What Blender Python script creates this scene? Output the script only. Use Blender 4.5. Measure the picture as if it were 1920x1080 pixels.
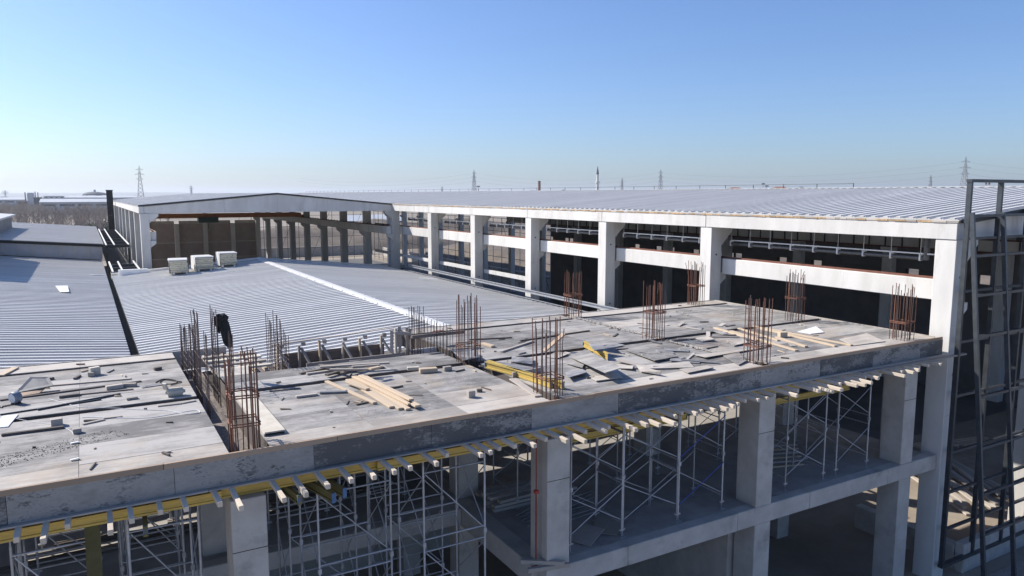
import bpy, bmesh, math, random
from mathutils import Vector, Matrix, noise as mnoise
random.seed(7)
for o in list(bpy.data.objects): bpy.data.objects.remove(o)
sc = bpy.context.scene
COL = sc.collection
H = 14.2            # camera height above the yard; code below uses z relative to the camera, ground = -H

# ------------------------------------------------------------------ camera
FPX, HY = 1390.0, 365.0
PITCH = math.atan((540 - HY) / FPX)
YAW = math.radians(29.9)
cd = bpy.data.cameras.new('camera'); cam = bpy.data.objects.new('camera', cd); COL.objects.link(cam)
cd.sensor_width = 36; cd.lens = FPX / 1920 * 36; cd.clip_start = 0.1; cd.clip_end = 30000
cam.location = (0, 0, H); cam.rotation_euler = (math.pi / 2 - PITCH, 0, -YAW)
sc.camera = cam
# ------------------------------------------------------------------ world, sun, exposure
SUN_EL, SUN_ROT = math.radians(37), math.radians(-38)
w = bpy.data.worlds.new('World'); sc.world = w; w.use_nodes = True
nt = w.node_tree; nt.nodes.clear()
sky = nt.nodes.new('ShaderNodeTexSky'); sky.sky_type = 'NISHITA'; sky.sun_disc = False
sky.sun_elevation = SUN_EL; sky.sun_rotation = SUN_ROT
sky.altitude = 100; sky.air_density = 1.0; sky.dust_density = 0.9; sky.ozone_density = 3.5
bg = nt.nodes.new('ShaderNodeBackground'); bg.inputs['Strength'].default_value = 0.105
wo = nt.nodes.new('ShaderNodeOutputWorld')
tint = nt.nodes.new('ShaderNodeMix'); tint.data_type = 'RGBA'; tint.blend_type = 'MULTIPLY'; tint.inputs['Factor'].default_value = 1.0
tint.inputs['B'].default_value = (.66, .77, .985, 1)
nt.links.new(sky.outputs[0], tint.inputs['A']); nt.links.new(tint.outputs['Result'], bg.inputs[0]); nt.links.new(bg.outputs[0], wo.inputs[0])
sl = bpy.data.lights.new('sun', 'SUN'); sun = bpy.data.objects.new('sun', sl); COL.objects.link(sun)
sl.energy = 4.6; sl.angle = math.radians(0.53); sl.color = (1.0, 0.945, 0.87)
sdir = Vector((math.sin(SUN_ROT) * math.cos(SUN_EL), math.cos(SUN_ROT) * math.cos(SUN_EL), math.sin(SUN_EL)))
sun.rotation_euler = sdir.to_track_quat('Z', 'Y').to_euler(); sun.location = (-40, 40, 80)
vs = sc.view_settings; vs.view_transform = 'Standard'; vs.look = 'None'; vs.gamma = 1.0; vs.exposure = 0.62; vs.use_curve_mapping = False

# ------------------------------------------------------------------ photo pixel -> place
def ray(x, y):
    c = (x - 960.0, FPX, 540.0 - y)
    fw = c[1] * math.cos(PITCH) + c[2] * math.sin(PITCH); up = -c[1] * math.sin(PITCH) + c[2] * math.cos(PITCH)
    return Vector((fw * math.sin(YAW) + c[0] * math.cos(YAW), fw * math.cos(YAW) - c[0] * math.sin(YAW), up))
def PZ(x, y, z): d = ray(x, y); return d * (z / d.z)
def PY(x, y, Y): d = ray(x, y); return d * (Y / d.y)
def PX(x, y, X): d = ray(x, y); return d * (X / d.x)

# ------------------------------------------------------------------ materials
MATS = {}
def mat(name, c1, c2=None, scale=3.0, rough=0.8, metal=0.0, bump=0.0, coord='pos', stretch=(1, 1, 1), rand=0.0,
        lo=0.35, hi=0.65, c3=None, s3=0.7, lo3=0.55, hi3=0.72, detail=6, bscale=None, nrough=0.6, spec=0.5, band=None):
    if name in MATS: return MATS[name]
    m = bpy.data.materials.new(name); m.use_nodes = True; n = m.node_tree; L = n.links
    b = n.nodes['Principled BSDF']; b.inputs['Roughness'].default_value = rough; b.inputs['Metallic'].default_value = metal
    b.inputs['Specular IOR Level'].default_value = spec
    c2 = c2 or c1
    oi = n.nodes.new('ShaderNodeObjectInfo')
    if coord == 'pos': src = n.nodes.new('ShaderNodeNewGeometry').outputs['Position']
    elif coord == 'gen': src = n.nodes.new('ShaderNodeTexCoord').outputs['Generated']
    else: src = n.nodes.new('ShaderNodeTexCoord').outputs['Object']
    mp = n.nodes.new('ShaderNodeMapping'); mp.inputs['Scale'].default_value = stretch
    L.new(src, mp.inputs['Vector'])
    off = n.nodes.new('ShaderNodeVectorMath'); off.operation = 'ADD'
    if coord != 'pos' or rand > 0:
        sca = n.nodes.new('ShaderNodeMath'); sca.operation = 'MULTIPLY'; sca.inputs[1].default_value = 37.0
        L.new(oi.outputs['Random'], sca.inputs[0]); L.new(sca.outputs[0], off.inputs[1])
    L.new(mp.outputs[0], off.inputs[0]); vec = off.outputs[0]
    nz = n.nodes.new('ShaderNodeTexNoise'); nz.inputs['Scale'].default_value = scale; nz.inputs['Detail'].default_value = detail
    nz.inputs['Roughness'].default_value = nrough; L.new(vec, nz.inputs['Vector'])
    rp = n.nodes.new('ShaderNodeValToRGB'); rp.color_ramp.elements[0].position = lo; rp.color_ramp.elements[1].position = hi
    rp.color_ramp.elements[0].color = (*c1, 1); rp.color_ramp.elements[1].color = (*c2, 1)
    L.new(nz.outputs['Fac'], rp.inputs[0]); out = rp.outputs[0]
    if c3:
        n3 = n.nodes.new('ShaderNodeTexNoise'); n3.inputs['Scale'].default_value = s3; n3.inputs['Detail'].default_value = 8
        n3.inputs['Roughness'].default_value = 0.68; L.new(vec, n3.inputs['Vector'])
        r3 = n.nodes.new('ShaderNodeMapRange'); r3.inputs['From Min'].default_value = lo3; r3.inputs['From Max'].default_value = hi3
        L.new(n3.outputs['Fac'], r3.inputs['Value'])
        mx = n.nodes.new('ShaderNodeMix'); mx.data_type = 'RGBA'; L.new(r3.outputs[0], mx.inputs['Factor'])
        L.new(out, mx.inputs['A']); mx.inputs['B'].default_value = (*c3, 1); out = mx.outputs['Result']
    if rand > 0:
        hv = n.nodes.new('ShaderNodeHueSaturation'); mr = n.nodes.new('ShaderNodeMapRange')
        mr.inputs['To Min'].default_value = 1 - rand; mr.inputs['To Max'].default_value = 1 + rand
        L.new(oi.outputs['Random'], mr.inputs['Value']); L.new(mr.outputs[0], hv.inputs['Value'])
        L.new(out, hv.inputs['Color']); out = hv.outputs['Color']
    L.new(out, b.inputs['Base Color'])
    if bump > 0:
        nb = n.nodes.new('ShaderNodeTexNoise'); nb.inputs['Scale'].default_value = bscale or scale * 4; nb.inputs['Detail'].default_value = 5
        L.new(vec, nb.inputs['Vector'])
        bp = n.nodes.new('ShaderNodeBump'); bp.inputs['Strength'].default_value = bump; bp.inputs['Distance'].default_value = 0.02
        L.new(nb.outputs['Fac'], bp.inputs['Height']); L.new(bp.outputs[0], b.inputs['Normal'])
    MATS[name] = m
    return m
M_con = mat('concrete_raw', (.40, .372, .335), (.50, .468, .425), 1.6, .9, bump=.25, c3=(.29, .27, .245), s3=.9, bscale=30)
M_pre = mat('concrete_precast', (.55, .53, .495), (.65, .63, .595), 1.1, .85, bump=.15, c3=(.41, .385, .35), s3=.9, lo3=.55, hi3=.8, bscale=22, stretch=(1, 1, .3), rand=.05)
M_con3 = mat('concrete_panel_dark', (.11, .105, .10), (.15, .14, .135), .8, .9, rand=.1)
M_con2 = mat('concrete_panel', (.31, .255, .23), (.37, .31, .28), .8, .9, bump=.1, rand=.12)
M_slab = mat('concrete_slab_floor', (.29, .268, .245), (.38, .355, .325), 1.2, .9, bump=.2, c3=(.20, .187, .172), s3=.8, bscale=20)
def ply_mat(name, dark, light, tan, bias):
    m = bpy.data.materials.new(name); m.use_nodes = True; n = m.node_tree; L = n.links; b = n.nodes['Principled BSDF']; b.inputs['Roughness'].default_value = .78
    g = n.nodes.new('ShaderNodeNewGeometry'); oi = n.nodes.new('ShaderNodeObjectInfo')
    ad = n.nodes.new('ShaderNodeVectorMath'); ad.operation = 'ADD'; sc_ = n.nodes.new('ShaderNodeMath'); sc_.operation = 'MULTIPLY'; sc_.inputs[1].default_value = 3.0
    L.new(oi.outputs['Random'], sc_.inputs[0]); L.new(g.outputs['Position'], ad.inputs[0]); L.new(sc_.outputs[0], ad.inputs[1])
    def noi(vec, s_, det, ro, st=None):
        x = n.nodes.new('ShaderNodeTexNoise'); x.inputs['Scale'].default_value = s_; x.inputs['Detail'].default_value = det; x.inputs['Roughness'].default_value = ro
        if st:
            mp = n.nodes.new('ShaderNodeMapping'); mp.inputs['Scale'].default_value = st; L.new(vec, mp.inputs['Vector']); vec = mp.outputs[0]
        L.new(vec, x.inputs['Vector']); return x.outputs['Fac']
    def mth(op, a, b_):
        x = n.nodes.new('ShaderNodeMath'); x.operation = op
        for i, q in enumerate((a, b_)):
            if isinstance(q, (int, float)): x.inputs[i].default_value = q
            else: L.new(q, x.inputs[i])
        return x.outputs[0]
    def rng(v, a, b_, c=0, d=1):
        x = n.nodes.new('ShaderNodeMapRange'); x.inputs['From Min'].default_value = a; x.inputs['From Max'].default_value = b_; x.inputs['To Min'].default_value = c; x.inputs['To Max'].default_value = d
        L.new(v, x.inputs['Value']); return x.outputs[0]
    def mix(f, A, B):
        x = n.nodes.new('ShaderNodeMix'); x.data_type = 'RGBA'
        for k, q in (('Factor', f), ('A', A), ('B', B)):
            if isinstance(q, tuple): x.inputs[k].default_value = (*q, 1)
            elif isinstance(q, float): x.inputs[k].default_value = q
            else: L.new(q, x.inputs[k])
        return x.outputs['Result']
    pos = g.outputs['Position']
    cloud = noi(ad.outputs[0], .9, 10, .72); streak = noi(ad.outputs[0], 2.2, 8, .75, (.35, 2.2, 1)); speck = noi(pos, 16, 5, .8)
    f = mth('ADD', mth('MULTIPLY', cloud, .55), mth('MULTIPLY', streak, .45))
    f = mth('ADD', f, rng(oi.outputs['Random'], 0, 1, -.075 + bias, .075 + bias))
    c = mix(rng(f, .40, .60), dark, light)
    c = mix(rng(noi(pos, .42, 8, .7), .54, .70, 0, .55), c, tan)
    c = mix(rng(speck, .62, .76, 0, .4), c, (.10, .09, .085))
    c = mix(rng(noi(pos, 5.0, 8, .8), .62, .70, 0, .5), c, (.60, .58, .55))
    L.new(c, b.inputs['Base Color'])
    bp = n.nodes.new('ShaderNodeBump'); bp.inputs['Strength'].default_value = .15; bp.inputs['Distance'].default_value = .01; L.new(speck, bp.inputs['Height']); L.new(bp.outputs[0], b.inputs['Normal'])
    MATS[name] = m; return m
M_ply = ply_mat('plywood_deck', (.135, .128, .12), (.40, .378, .35), (.38, .29, .20), 0.0)
M_plyp = ply_mat('plywood_pale', (.28, .25, .22), (.50, .455, .40), (.42, .34, .25), .03)
M_plyd = mat('plywood_dark', (.13, .13, .14), (.30, .295, .29), 2.2, .7, rand=.15, c3=(.42, .41, .40), s3=1.8, lo3=.55, hi3=.7)
def fascia_mat():
    m = bpy.data.materials.new('fascia_film_plywood'); m.use_nodes = True; n = m.node_tree; L = n.links; b = n.nodes['Principled BSDF']; b.inputs['Roughness'].default_value = .6
    g = n.nodes.new('ShaderNodeNewGeometry'); oi = n.nodes.new('ShaderNodeObjectInfo')
    mp = n.nodes.new('ShaderNodeMapping'); mp.inputs['Scale'].default_value = (.8, 1, 1.7); L.new(g.outputs['Position'], mp.inputs['Vector'])
    def noi(sc_, det, ro):
        x = n.nodes.new('ShaderNodeTexNoise'); x.inputs['Scale'].default_value = sc_; x.inputs['Detail'].default_value = det; x.inputs['Roughness'].default_value = ro
        L.new(mp.outputs[0], x.inputs['Vector']); return x.outputs['Fac']
    def mth(op, a, b_=None, c=None):
        x = n.nodes.new('ShaderNodeMath'); x.operation = op
        for i, q in enumerate((a, b_, c)):
            if q is None: continue
            if isinstance(q, (int, float)): x.inputs[i].default_value = q
            else: L.new(q, x.inputs[i])
        return x.outputs[0]
    big = noi(1.3, 12, .82); fine = noi(14, 6, .8)
    rnd = mth('MULTIPLY_ADD', oi.outputs['Random'], .13, -.065)
    fac = mth('ADD', mth('ADD', mth('MULTIPLY', big, .75), mth('MULTIPLY', fine, .25)), rnd)
    mr = n.nodes.new('ShaderNodeMapRange'); mr.inputs['From Min'].default_value = .475; mr.inputs['From Max'].default_value = .535; L.new(fac, mr.inputs['Value'])
    rp = n.nodes.new('ShaderNodeValToRGB'); rp.color_ramp.elements[0].color = (.21, .20, .188, 1); rp.color_ramp.elements[1].color = (.40, .38, .355, 1)
    rp.color_ramp.elements[0].position = .3; rp.color_ramp.elements[1].position = .7; L.new(noi(2.6, 8, .7), rp.inputs[0])
    mx = n.nodes.new('ShaderNodeMix'); mx.data_type = 'RGBA'; L.new(mr.outputs[0], mx.inputs['Factor']); L.new(rp.outputs[0], mx.inputs['A']); mx.inputs['B'].default_value = (.082, .082, .086, 1)
    L.new(mx.outputs['Result'], b.inputs['Base Color']); return m
M_fas = fascia_mat()
M_bat = mat('timber_edge_batten', (.30, .21, .14), (.40, .30, .22), 6, .8, coord='gen', stretch=(6, 30, 20), rand=.15)
M_wood = mat('timber_new', (.47, .36, .245), (.60, .48, .345), 5, .75, coord='gen', stretch=(1.5, 14, 8), rand=.10, bump=.1)
M_wood2 = mat('timber_weathered', (.33, .29, .25), (.47, .42, .37), 5, .85, coord='gen', stretch=(1.5, 14, 8), rand=.25, bump=.15)
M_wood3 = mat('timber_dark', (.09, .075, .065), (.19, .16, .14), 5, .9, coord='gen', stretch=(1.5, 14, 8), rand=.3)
M_joist = mat('timber_joist', (.50, .42, .33), (.64, .55, .44), 5, .8, coord='gen', stretch=(8, 2, 8), rand=.12, bump=.1)
M_yel = mat('yellow_formwork_paint', (.50, .33, .045), (.62, .44, .09), 3, .6, coord='gen', stretch=(2, 12, 8), rand=.12, c3=(.25, .20, .12), s3=7, lo3=.48, hi3=.62)
M_blue = mat('blue_end_paint', (.06, .13, .26), (.09, .17, .32), 5, .6)
M_reb = mat('rebar_rust', (.13, .055, .035), (.20, .085, .05), 9, .85, rand=.35)
M_rebd = mat('rebar_dark', (.075, .055, .05), (.12, .08, .07), 9, .8, rand=.25)
M_galv = mat('scaffold_galvanised', (.33, .34, .36), (.43, .44, .46), 5, .5, metal=.4, rand=.2)
M_scb = mat('scaffold_blue_paint', (.03, .07, .32), (.05, .1, .4), 5, .5, rand=.2)
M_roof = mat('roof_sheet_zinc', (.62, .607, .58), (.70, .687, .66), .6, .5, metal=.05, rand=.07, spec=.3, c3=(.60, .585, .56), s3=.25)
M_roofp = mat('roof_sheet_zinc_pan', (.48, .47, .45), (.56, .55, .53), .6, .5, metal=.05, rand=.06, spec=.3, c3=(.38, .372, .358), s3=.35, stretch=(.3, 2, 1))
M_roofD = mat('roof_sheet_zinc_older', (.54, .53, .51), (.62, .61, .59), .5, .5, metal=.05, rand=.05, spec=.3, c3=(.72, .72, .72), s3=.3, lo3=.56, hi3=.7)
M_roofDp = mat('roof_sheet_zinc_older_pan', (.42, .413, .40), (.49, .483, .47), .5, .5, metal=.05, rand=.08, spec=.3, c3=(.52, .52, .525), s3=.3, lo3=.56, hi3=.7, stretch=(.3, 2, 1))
M_ridge = mat('ridge_cap_white', (.66, .65, .63), (.73, .72, .70), 1.5, .45, rand=.03)
M_white = mat('white_sheet', (.72, .72, .71), (.80, .80, .79), 2, .5, rand=.05)
M_dark = mat('dark_steel_paint', (.022, .027, .032), (.035, .04, .046), 3, .45, metal=.2, rand=.1)
M_frame = mat('facade_steel_grey', (.05, .056, .062), (.075, .082, .09), 3, .4, metal=.3, rand=.15)
M_black = mat('bitumen_black', (.012, .012, .014), (.022, .022, .024), 3, .85)
M_foam = mat('insulation_edge', (.34, .23, .13), (.48, .33, .18), 7, .9, rand=.25)
M_rail = mat('crane_rail_rust', (.13, .05, .035), (.19, .075, .05), 5, .8)
M_orange = mat('crane_orange', (.42, .14, .03), (.5, .18, .04), 2, .55)
M_green = mat('hoist_green', (.02, .06, .045), (.03, .08, .06), 3, .5)
M_pipe = mat('pipe_dark_grey', (.07, .072, .078), (.14, .142, .148), 18, .4, metal=.4)
M_cloth = mat('black_cloth', (.010, .011, .012), (.022, .025, .027), 6, .9, bump=.3)
M_red = mat('red_paint', (.35, .03, .02), (.42, .05, .03), 4, .6)
M_redp = mat('red_prop_paint', (.20, .035, .025), (.27, .06, .04), 6, .7)
M_wall = mat('cladding_panel_grey', (.33, .34, .36), (.40, .41, .43), 1.0, .6, rand=.05)
M_wrap = mat('white_wrap', (.72, .71, .68), (.80, .79, .76), 3, .5)
M_foamy = mat('panel_core_cream', (.50, .45, .30), (.66, .61, .46), 6, .8, rand=.2, c3=(.2, .17, .10), s3=6, lo3=.52, hi3=.62)
M_soil = mat('yard_soil', (.24, .195, .15), (.33, .28, .22), .35, .95, bump=.5, c3=(.15, .125, .10), s3=.12, bscale=6)
M_grav = mat('gravel', (.25, .235, .22), (.42, .40, .37), 14, .95, bump=.9, bscale=22)
M_mound = mat('earth_mound', (.11, .088, .07), (.17, .14, .112), .25, .95, bump=.6, bscale=2, c3=(.14, .12, .085), s3=.1)
M_sil = mat('silo_white', (.60, .60, .59), (.68, .68, .66), .3, .6)
M_brick = mat('far_brick', (.23, .12, .085), (.28, .16, .11), .3, .9)
M_fdark = mat('far_dark_cladding', (.05, .06, .08), (.07, .08, .1), .3, .8)
M_froof = mat('far_roof_grey', (.36, .39, .43), (.44, .47, .5), .05, .7)
M_fwall = mat('far_wall_pale', (.45, .45, .46), (.55, .55, .55), .1, .8)
M_tile = mat('far_roof_tile', (.20, .09, .06), (.26, .13, .09), .5, .9)
M_twig = mat('winter_twigs', (.24, .195, .165), (.36, .30, .25), .05, .95)
M_ever = mat('evergreen_leaf', (.028, .045, .022), (.06, .085, .04), .8, .8)
M_pyl = mat('pylon_lattice', (.28, .285, .295), (.33, .335, .345), .5, .6, metal=.3)
M_wire = mat('power_wire', (.08, .08, .085), None, 1, .6)
M_cream = mat('cream_board', (.50, .45, .37), (.60, .55, .46), 4, .8)

# ------------------------------------------------------------------ mesh helpers
CACHE = {}
TZ = Matrix.Translation((0, 0, H))
def mk(name, me, M, par=None):
    o = bpy.data.objects.new(name, me); COL.objects.link(o)
    o.matrix_basis = TZ @ M
    if par is not None:
        o.parent = par; o.matrix_parent_inverse = par.matrix_basis.inverted()
    return o
def tag(o, label, cat, group=None):
    o['label'] = label; o['category'] = cat
    if group: o['group'] = group
    return o
def struct(o): o['kind'] = 'structure'; return o
def stuff(o): o['kind'] = 'stuff'; return o
def thing(name, label, cat, loc, group=None):
    o = bpy.data.objects.new(name, None); COL.objects.link(o); o.empty_display_size = .3
    o.matrix_basis = TZ @ Matrix.Translation(Vector(loc))
    return tag(o, label, cat, group)
def from_bm(bm, m, key=None):
    me = bpy.data.meshes.new(key or 'mesh'); bm.to_mesh(me); bm.free(); me.materials.append(m); return me
def raw(verts, faces, m, key='mesh'):
    me = bpy.data.meshes.new(key); me.from_pydata([tuple(v) for v in verts], [], faces); me.materials.append(m); me.update(); return me
def cube_mesh(m, s=None, bev=0):
    k = ('cube', m.name, None if s is None else tuple(round(a, 3) for a in s), bev)
    if k not in CACHE:
        bm = bmesh.new(); bmesh.ops.create_cube(bm, size=1)
        if s is not None:
            bmesh.ops.scale(bm, vec=s, verts=bm.verts)
            if bev: bmesh.ops.bevel(bm, geom=bm.edges[:], offset=bev, segments=1, affect='EDGES')
        CACHE[k] = from_bm(bm, m, 'box')
    return CACHE[k]
def box(name, c, s, m, par=None, rot=None, bev=0):
    R = Matrix.Identity(4)
    if rot is not None: R = rot if isinstance(rot, Matrix) else Matrix.Rotation(rot, 4, 'Z')
    if bev: return mk(name, cube_mesh(m, s, bev), Matrix.Translation(Vector(c)) @ R, par)
    return mk(name, cube_mesh(m), Matrix.Translation(Vector(c)) @ R @ Matrix.Diagonal((*s, 1)), par)
def ex(name, x0, x1, y0, y1, z0, z1, m, par=None, bev=0):
    return box(name, ((x0 + x1) / 2, (y0 + y1) / 2, (z0 + z1) / 2), (abs(x1 - x0), abs(y1 - y0), abs(z1 - z0)), m, par, None, bev)
def rod_mesh(m, n):
    k = ('rod', m.name, n)
    if k not in CACHE:
        bm = bmesh.new(); bmesh.ops.create_cone(bm, cap_ends=True, segments=n, radius1=1, radius2=1, depth=1)
        for f in bm.faces: f.smooth = len(f.verts) == 4
        CACHE[k] = from_bm(bm, m, 'rod')
    return CACHE[k]
def align(p, q, up=Vector((0, 0, 1))):
    p = Vector(p); q = Vector(q); d = q - p; L = d.length; x = d.normalized()
    y = up.cross(x)
    if y.length < 1e-4: y = Vector((0, 1, 0)).cross(x)
    y.normalize(); z = x.cross(y)
    R = Matrix((x, y, z)).transposed().to_4x4()
    return Matrix.Translation((p + q) / 2) @ R, L
def rod(name, p, q, r, m, par=None, n=6):
    A, L = align(p, q)
    return mk(name, rod_mesh(m, n), A @ Matrix.Rotation(math.pi / 2, 4, 'Y') @ Matrix.Diagonal((r, r, L, 1)), par)
def plank(name, p, q, wd, th, m, par=None, roll=0.0, bev=0):
    A, L = align(p, q)
    A = A @ Matrix.Rotation(roll, 4, 'X')
    if bev: return mk(name, cube_mesh(m, (L, wd, th), bev), A, par)
    return mk(name, cube_mesh(m), A @ Matrix.Diagonal((L, wd, th, 1)), par)
def poly(name, pts, th, m, par=None):
    """sheet with real thickness below its given top corners"""
    c = sum((Vector(p) for p in pts), Vector()) / len(pts); n = len(pts)
    v = [Vector(p) - c for p in pts]; nn = (v[1] - v[0]).cross(v[2] - v[0]).normalized()
    if nn.z < 0: nn = -nn
    a = (v[1] - v[0]).cross(v[2] - v[0])
    order = list(range(n)) if a.z > 0 else list(range(n))[::-1]
    vv = [v[i] for i in order]
    verts = vv + [p - nn * th for p in vv]
    faces = [list(range(n)), list(range(2 * n - 1, n - 1, -1))] + [[i, i + n, (i + 1) % n + n, (i + 1) % n] for i in range(n)]
    return mk(name, raw(verts, faces, m, name), Matrix.Translation(c), par)
def prism(name, prof, axis, a0, a1, m, par=None):
    """profile of 2D points extruded along axis 'X' (prof = y,z) or 'Y' (prof = x,z); coordinates absolute"""
    n = len(prof); ca = (a0 + a1) / 2; c0 = sum(p[0] for p in prof) / n; c1 = sum(p[1] for p in prof) / n
    def v(t, p): return (t - ca, p[0] - c0, p[1] - c1) if axis == 'X' else (p[0] - c0, t - ca, p[1] - c1)
    verts = [v(a0, p) for p in prof] + [v(a1, p) for p in prof]
    faces = [list(range(n)), list(range(2 * n - 1, n - 1, -1))] + [[i, i + n, (i + 1) % n + n, (i + 1) % n] for i in range(n)]
    me = raw(verts, faces, m, name)
    bm = bmesh.new(); bm.from_mesh(me); bmesh.ops.recalc_face_normals(bm, faces=bm.faces[:]); bm.to_mesh(me); bm.free()
    c = (ca, c0, c1) if axis == 'X' else (c0, ca, c1)
    return mk(name, me, Matrix.Translation(c), par)

# ------------------------------------------------------------------ ribbed roof sheets
def sheet_mesh(L, m, wdt=1.0, ribs=1, h=.062):
    k = ('sheet', m.name, round(L, 2), wdt, ribs)
    if k not in CACHE:
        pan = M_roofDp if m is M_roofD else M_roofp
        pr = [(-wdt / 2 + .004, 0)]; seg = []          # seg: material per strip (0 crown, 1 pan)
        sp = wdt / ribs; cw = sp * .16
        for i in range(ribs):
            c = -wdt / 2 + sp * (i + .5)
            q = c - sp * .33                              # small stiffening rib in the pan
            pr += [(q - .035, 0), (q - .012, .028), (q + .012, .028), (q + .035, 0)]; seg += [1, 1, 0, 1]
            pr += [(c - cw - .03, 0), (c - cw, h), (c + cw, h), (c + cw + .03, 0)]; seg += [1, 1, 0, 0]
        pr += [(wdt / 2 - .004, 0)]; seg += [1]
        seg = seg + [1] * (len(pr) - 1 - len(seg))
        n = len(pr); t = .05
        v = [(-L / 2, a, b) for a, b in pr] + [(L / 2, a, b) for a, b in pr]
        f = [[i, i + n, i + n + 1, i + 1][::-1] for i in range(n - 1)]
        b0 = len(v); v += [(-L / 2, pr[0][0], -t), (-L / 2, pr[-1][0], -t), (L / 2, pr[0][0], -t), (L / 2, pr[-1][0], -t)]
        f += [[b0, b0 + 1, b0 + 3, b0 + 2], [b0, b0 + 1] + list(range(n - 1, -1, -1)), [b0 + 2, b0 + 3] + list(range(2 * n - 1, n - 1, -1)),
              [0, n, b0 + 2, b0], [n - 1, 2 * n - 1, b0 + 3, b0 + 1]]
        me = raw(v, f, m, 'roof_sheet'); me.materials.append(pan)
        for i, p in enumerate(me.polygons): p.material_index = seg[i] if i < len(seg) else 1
        bm = bmesh.new(); bm.from_mesh(me); bmesh.ops.recalc_face_normals(bm, faces=bm.faces[:]); bm.to_mesh(me); bm.free()
        CACHE[k] = me
    return CACHE[k]
def roof_slope(par, xa, za, xb, zb, y0, y1, m, ribs=1, wdt=1.0):
    """sheets side by side along Y; each runs from (xa,za) to (xb,zb) with xa<xb"""
    L = math.hypot(xb - xa, zb - za); ang = -math.atan2(zb - za, xb - xa)
    n = int(round((y1 - y0) / wdt)); me = sheet_mesh(L, m, wdt, ribs)
    for i in range(n):
        y = y0 + wdt * (i + .5)
        mk('roof_sheet', me, Matrix.Translation(((xa + xb) / 2, y, (za + zb) / 2 + random.uniform(-.003, .003))) @ Matrix.Rotation(ang, 4, 'Y'), par)

# ================================================================== GROUND
def ground_sheet():
    xs = [-9000, -3000, -1200, -500, -220, -120, -60, -30, 0, 30, 60, 90, 120, 160, 220, 400, 800, 1600, 3500, 9000]
    ys = [-9000, -2500, -800, -200, -60, -20, 0, 15, 30, 60, 90, 130, 170, 230, 320, 450, 650, 900, 1300, 2000, 3500, 6000, 12000]
    v = [(x, y, 0) for y in ys for x in xs]; nx = len(xs)
    f = [[j * nx + i, j * nx + i + 1, (j + 1) * nx + i + 1, (j + 1) * nx + i] for j in range(len(ys) - 1) for i in range(nx - 1)]
    m = mat('ground_fields', (.20, .165, .125), (.29, .25, .20), .004, .95, c3=(.11, .115, .07), s3=.003, detail=12, bump=.3, bscale=.6)
    return struct(mk('ground', raw(v, f, m, 'ground'), Matrix.Translation((0, 0, -H))))
ground_sheet()
struct(ex('front_bounce_yard', -70, 90, -70, 13.2, -H - .3, -H + .016, mat('bounce_yard_gravel', (.36, .335, .30), (.46, .43, .385), 5, .95, bump=.5, c3=(.30, .27, .235), s3=.15, bscale=30)))  # pale gravel ground added to bounce warm fill onto the shaded front faces
struct(ex('yard', -30, 75, -10, 175, -H - .3, -H + .012, M_soil))
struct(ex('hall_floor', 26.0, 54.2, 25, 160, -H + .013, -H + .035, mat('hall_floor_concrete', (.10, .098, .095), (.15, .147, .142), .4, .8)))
# gravel heap strip by the facade foot
def heap(name, x0, x1, y0, y1, hgt, m, nx=24, ny=10, seed=0, rough=.25):
    v = []; f = []
    for j in range(ny + 1):
        for i in range(nx + 1):
            u, t = i / nx, j / ny
            e = math.sin(math.pi * t) ** .8 * math.sin(math.pi * min(1, max(0, u))) ** .4
            z = e * hgt * (1 + rough * 3 * mnoise.noise((u * 6 + seed, t * 4, seed))) + e * rough * hgt * mnoise.noise((u * 25, t * 15, seed))
            if i in (0, nx) or j in (0, ny): z = -.05
            v.append((x0 + (x1 - x0) * u, y0 + (y1 - y0) * t, -H + max(z, -.05)))
    for j in range(ny):
        for i in range(nx):
            a = j * (nx + 1) + i; f.append([a, a + 1, a + nx + 2, a + nx + 1])
    me = raw([(a - (x0 + x1) / 2, b - (y0 + y1) / 2, c + H) for a, b, c in v], f, m, name)
    for p in me.polygons: p.use_smooth = True
    return mk(name, me, Matrix.Translation(((x0 + x1) / 2, (y0 + y1) / 2, -H)))
struct(heap('earth_bank', -10, 190, 182, 240, 5.2, M_mound, 60, 16, 3, .3))
struct(heap('earth_bank', 62, 120, 30, 175, 6.0, M_mound, 30, 40, 5, .3))
stuff(heap('gravel', 27.2, 45, 10.5, 14.0, .5, M_grav, 40, 12, 8, .3))

# ================================================================== HALLS (precast)
EAVE_T, EAVE_B = -.98, -1.565
BAY = 8.4
HX = 26.3                 # facade of the long hall
hallB = thing('industrial_hall', 'long precast concrete hall with ribbed metal roof on the right', 'hall', (40, 15, -H))
YB = [15.03, 26.72] + [26.72 + BAY * k for k in range(1, 17)]        # column lines
Y_END = 161.0
B_RX, B_RZ, B_FX = 40.3, .36, 54.3
def column(par, x, y, top, wx, wy, m, corb=(), bot=-H, head=0):
    c = ex('column', x, x + wx, y - wy / 2, y + wy / 2, bot, top, m, par, bev=.02)
    for (side, zt) in corb:      # corbel under crane beam
        if side > 0: pr = [(x + wx - .01, zt), (x + wx + .45, zt), (x + wx + .45, zt - .25), (x + wx - .01, zt - .6)]
        else: pr = [(x + .01, zt), (x - .45, zt), (x - .45, zt - .25), (x + .01, zt - .6)]
        prism('corbel', pr, 'Y', y - wy * .36, y + wy * .36, m, c)
    if head:
        pr = [(x + wx - .01, top), (x + wx + .75, top), (x + wx + .75, top - .2), (x + wx - .01, top - .95)]
        prism('column_head', pr, 'Y', y - wy * .42, y + wy * .42, m, c)
    return c
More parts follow.
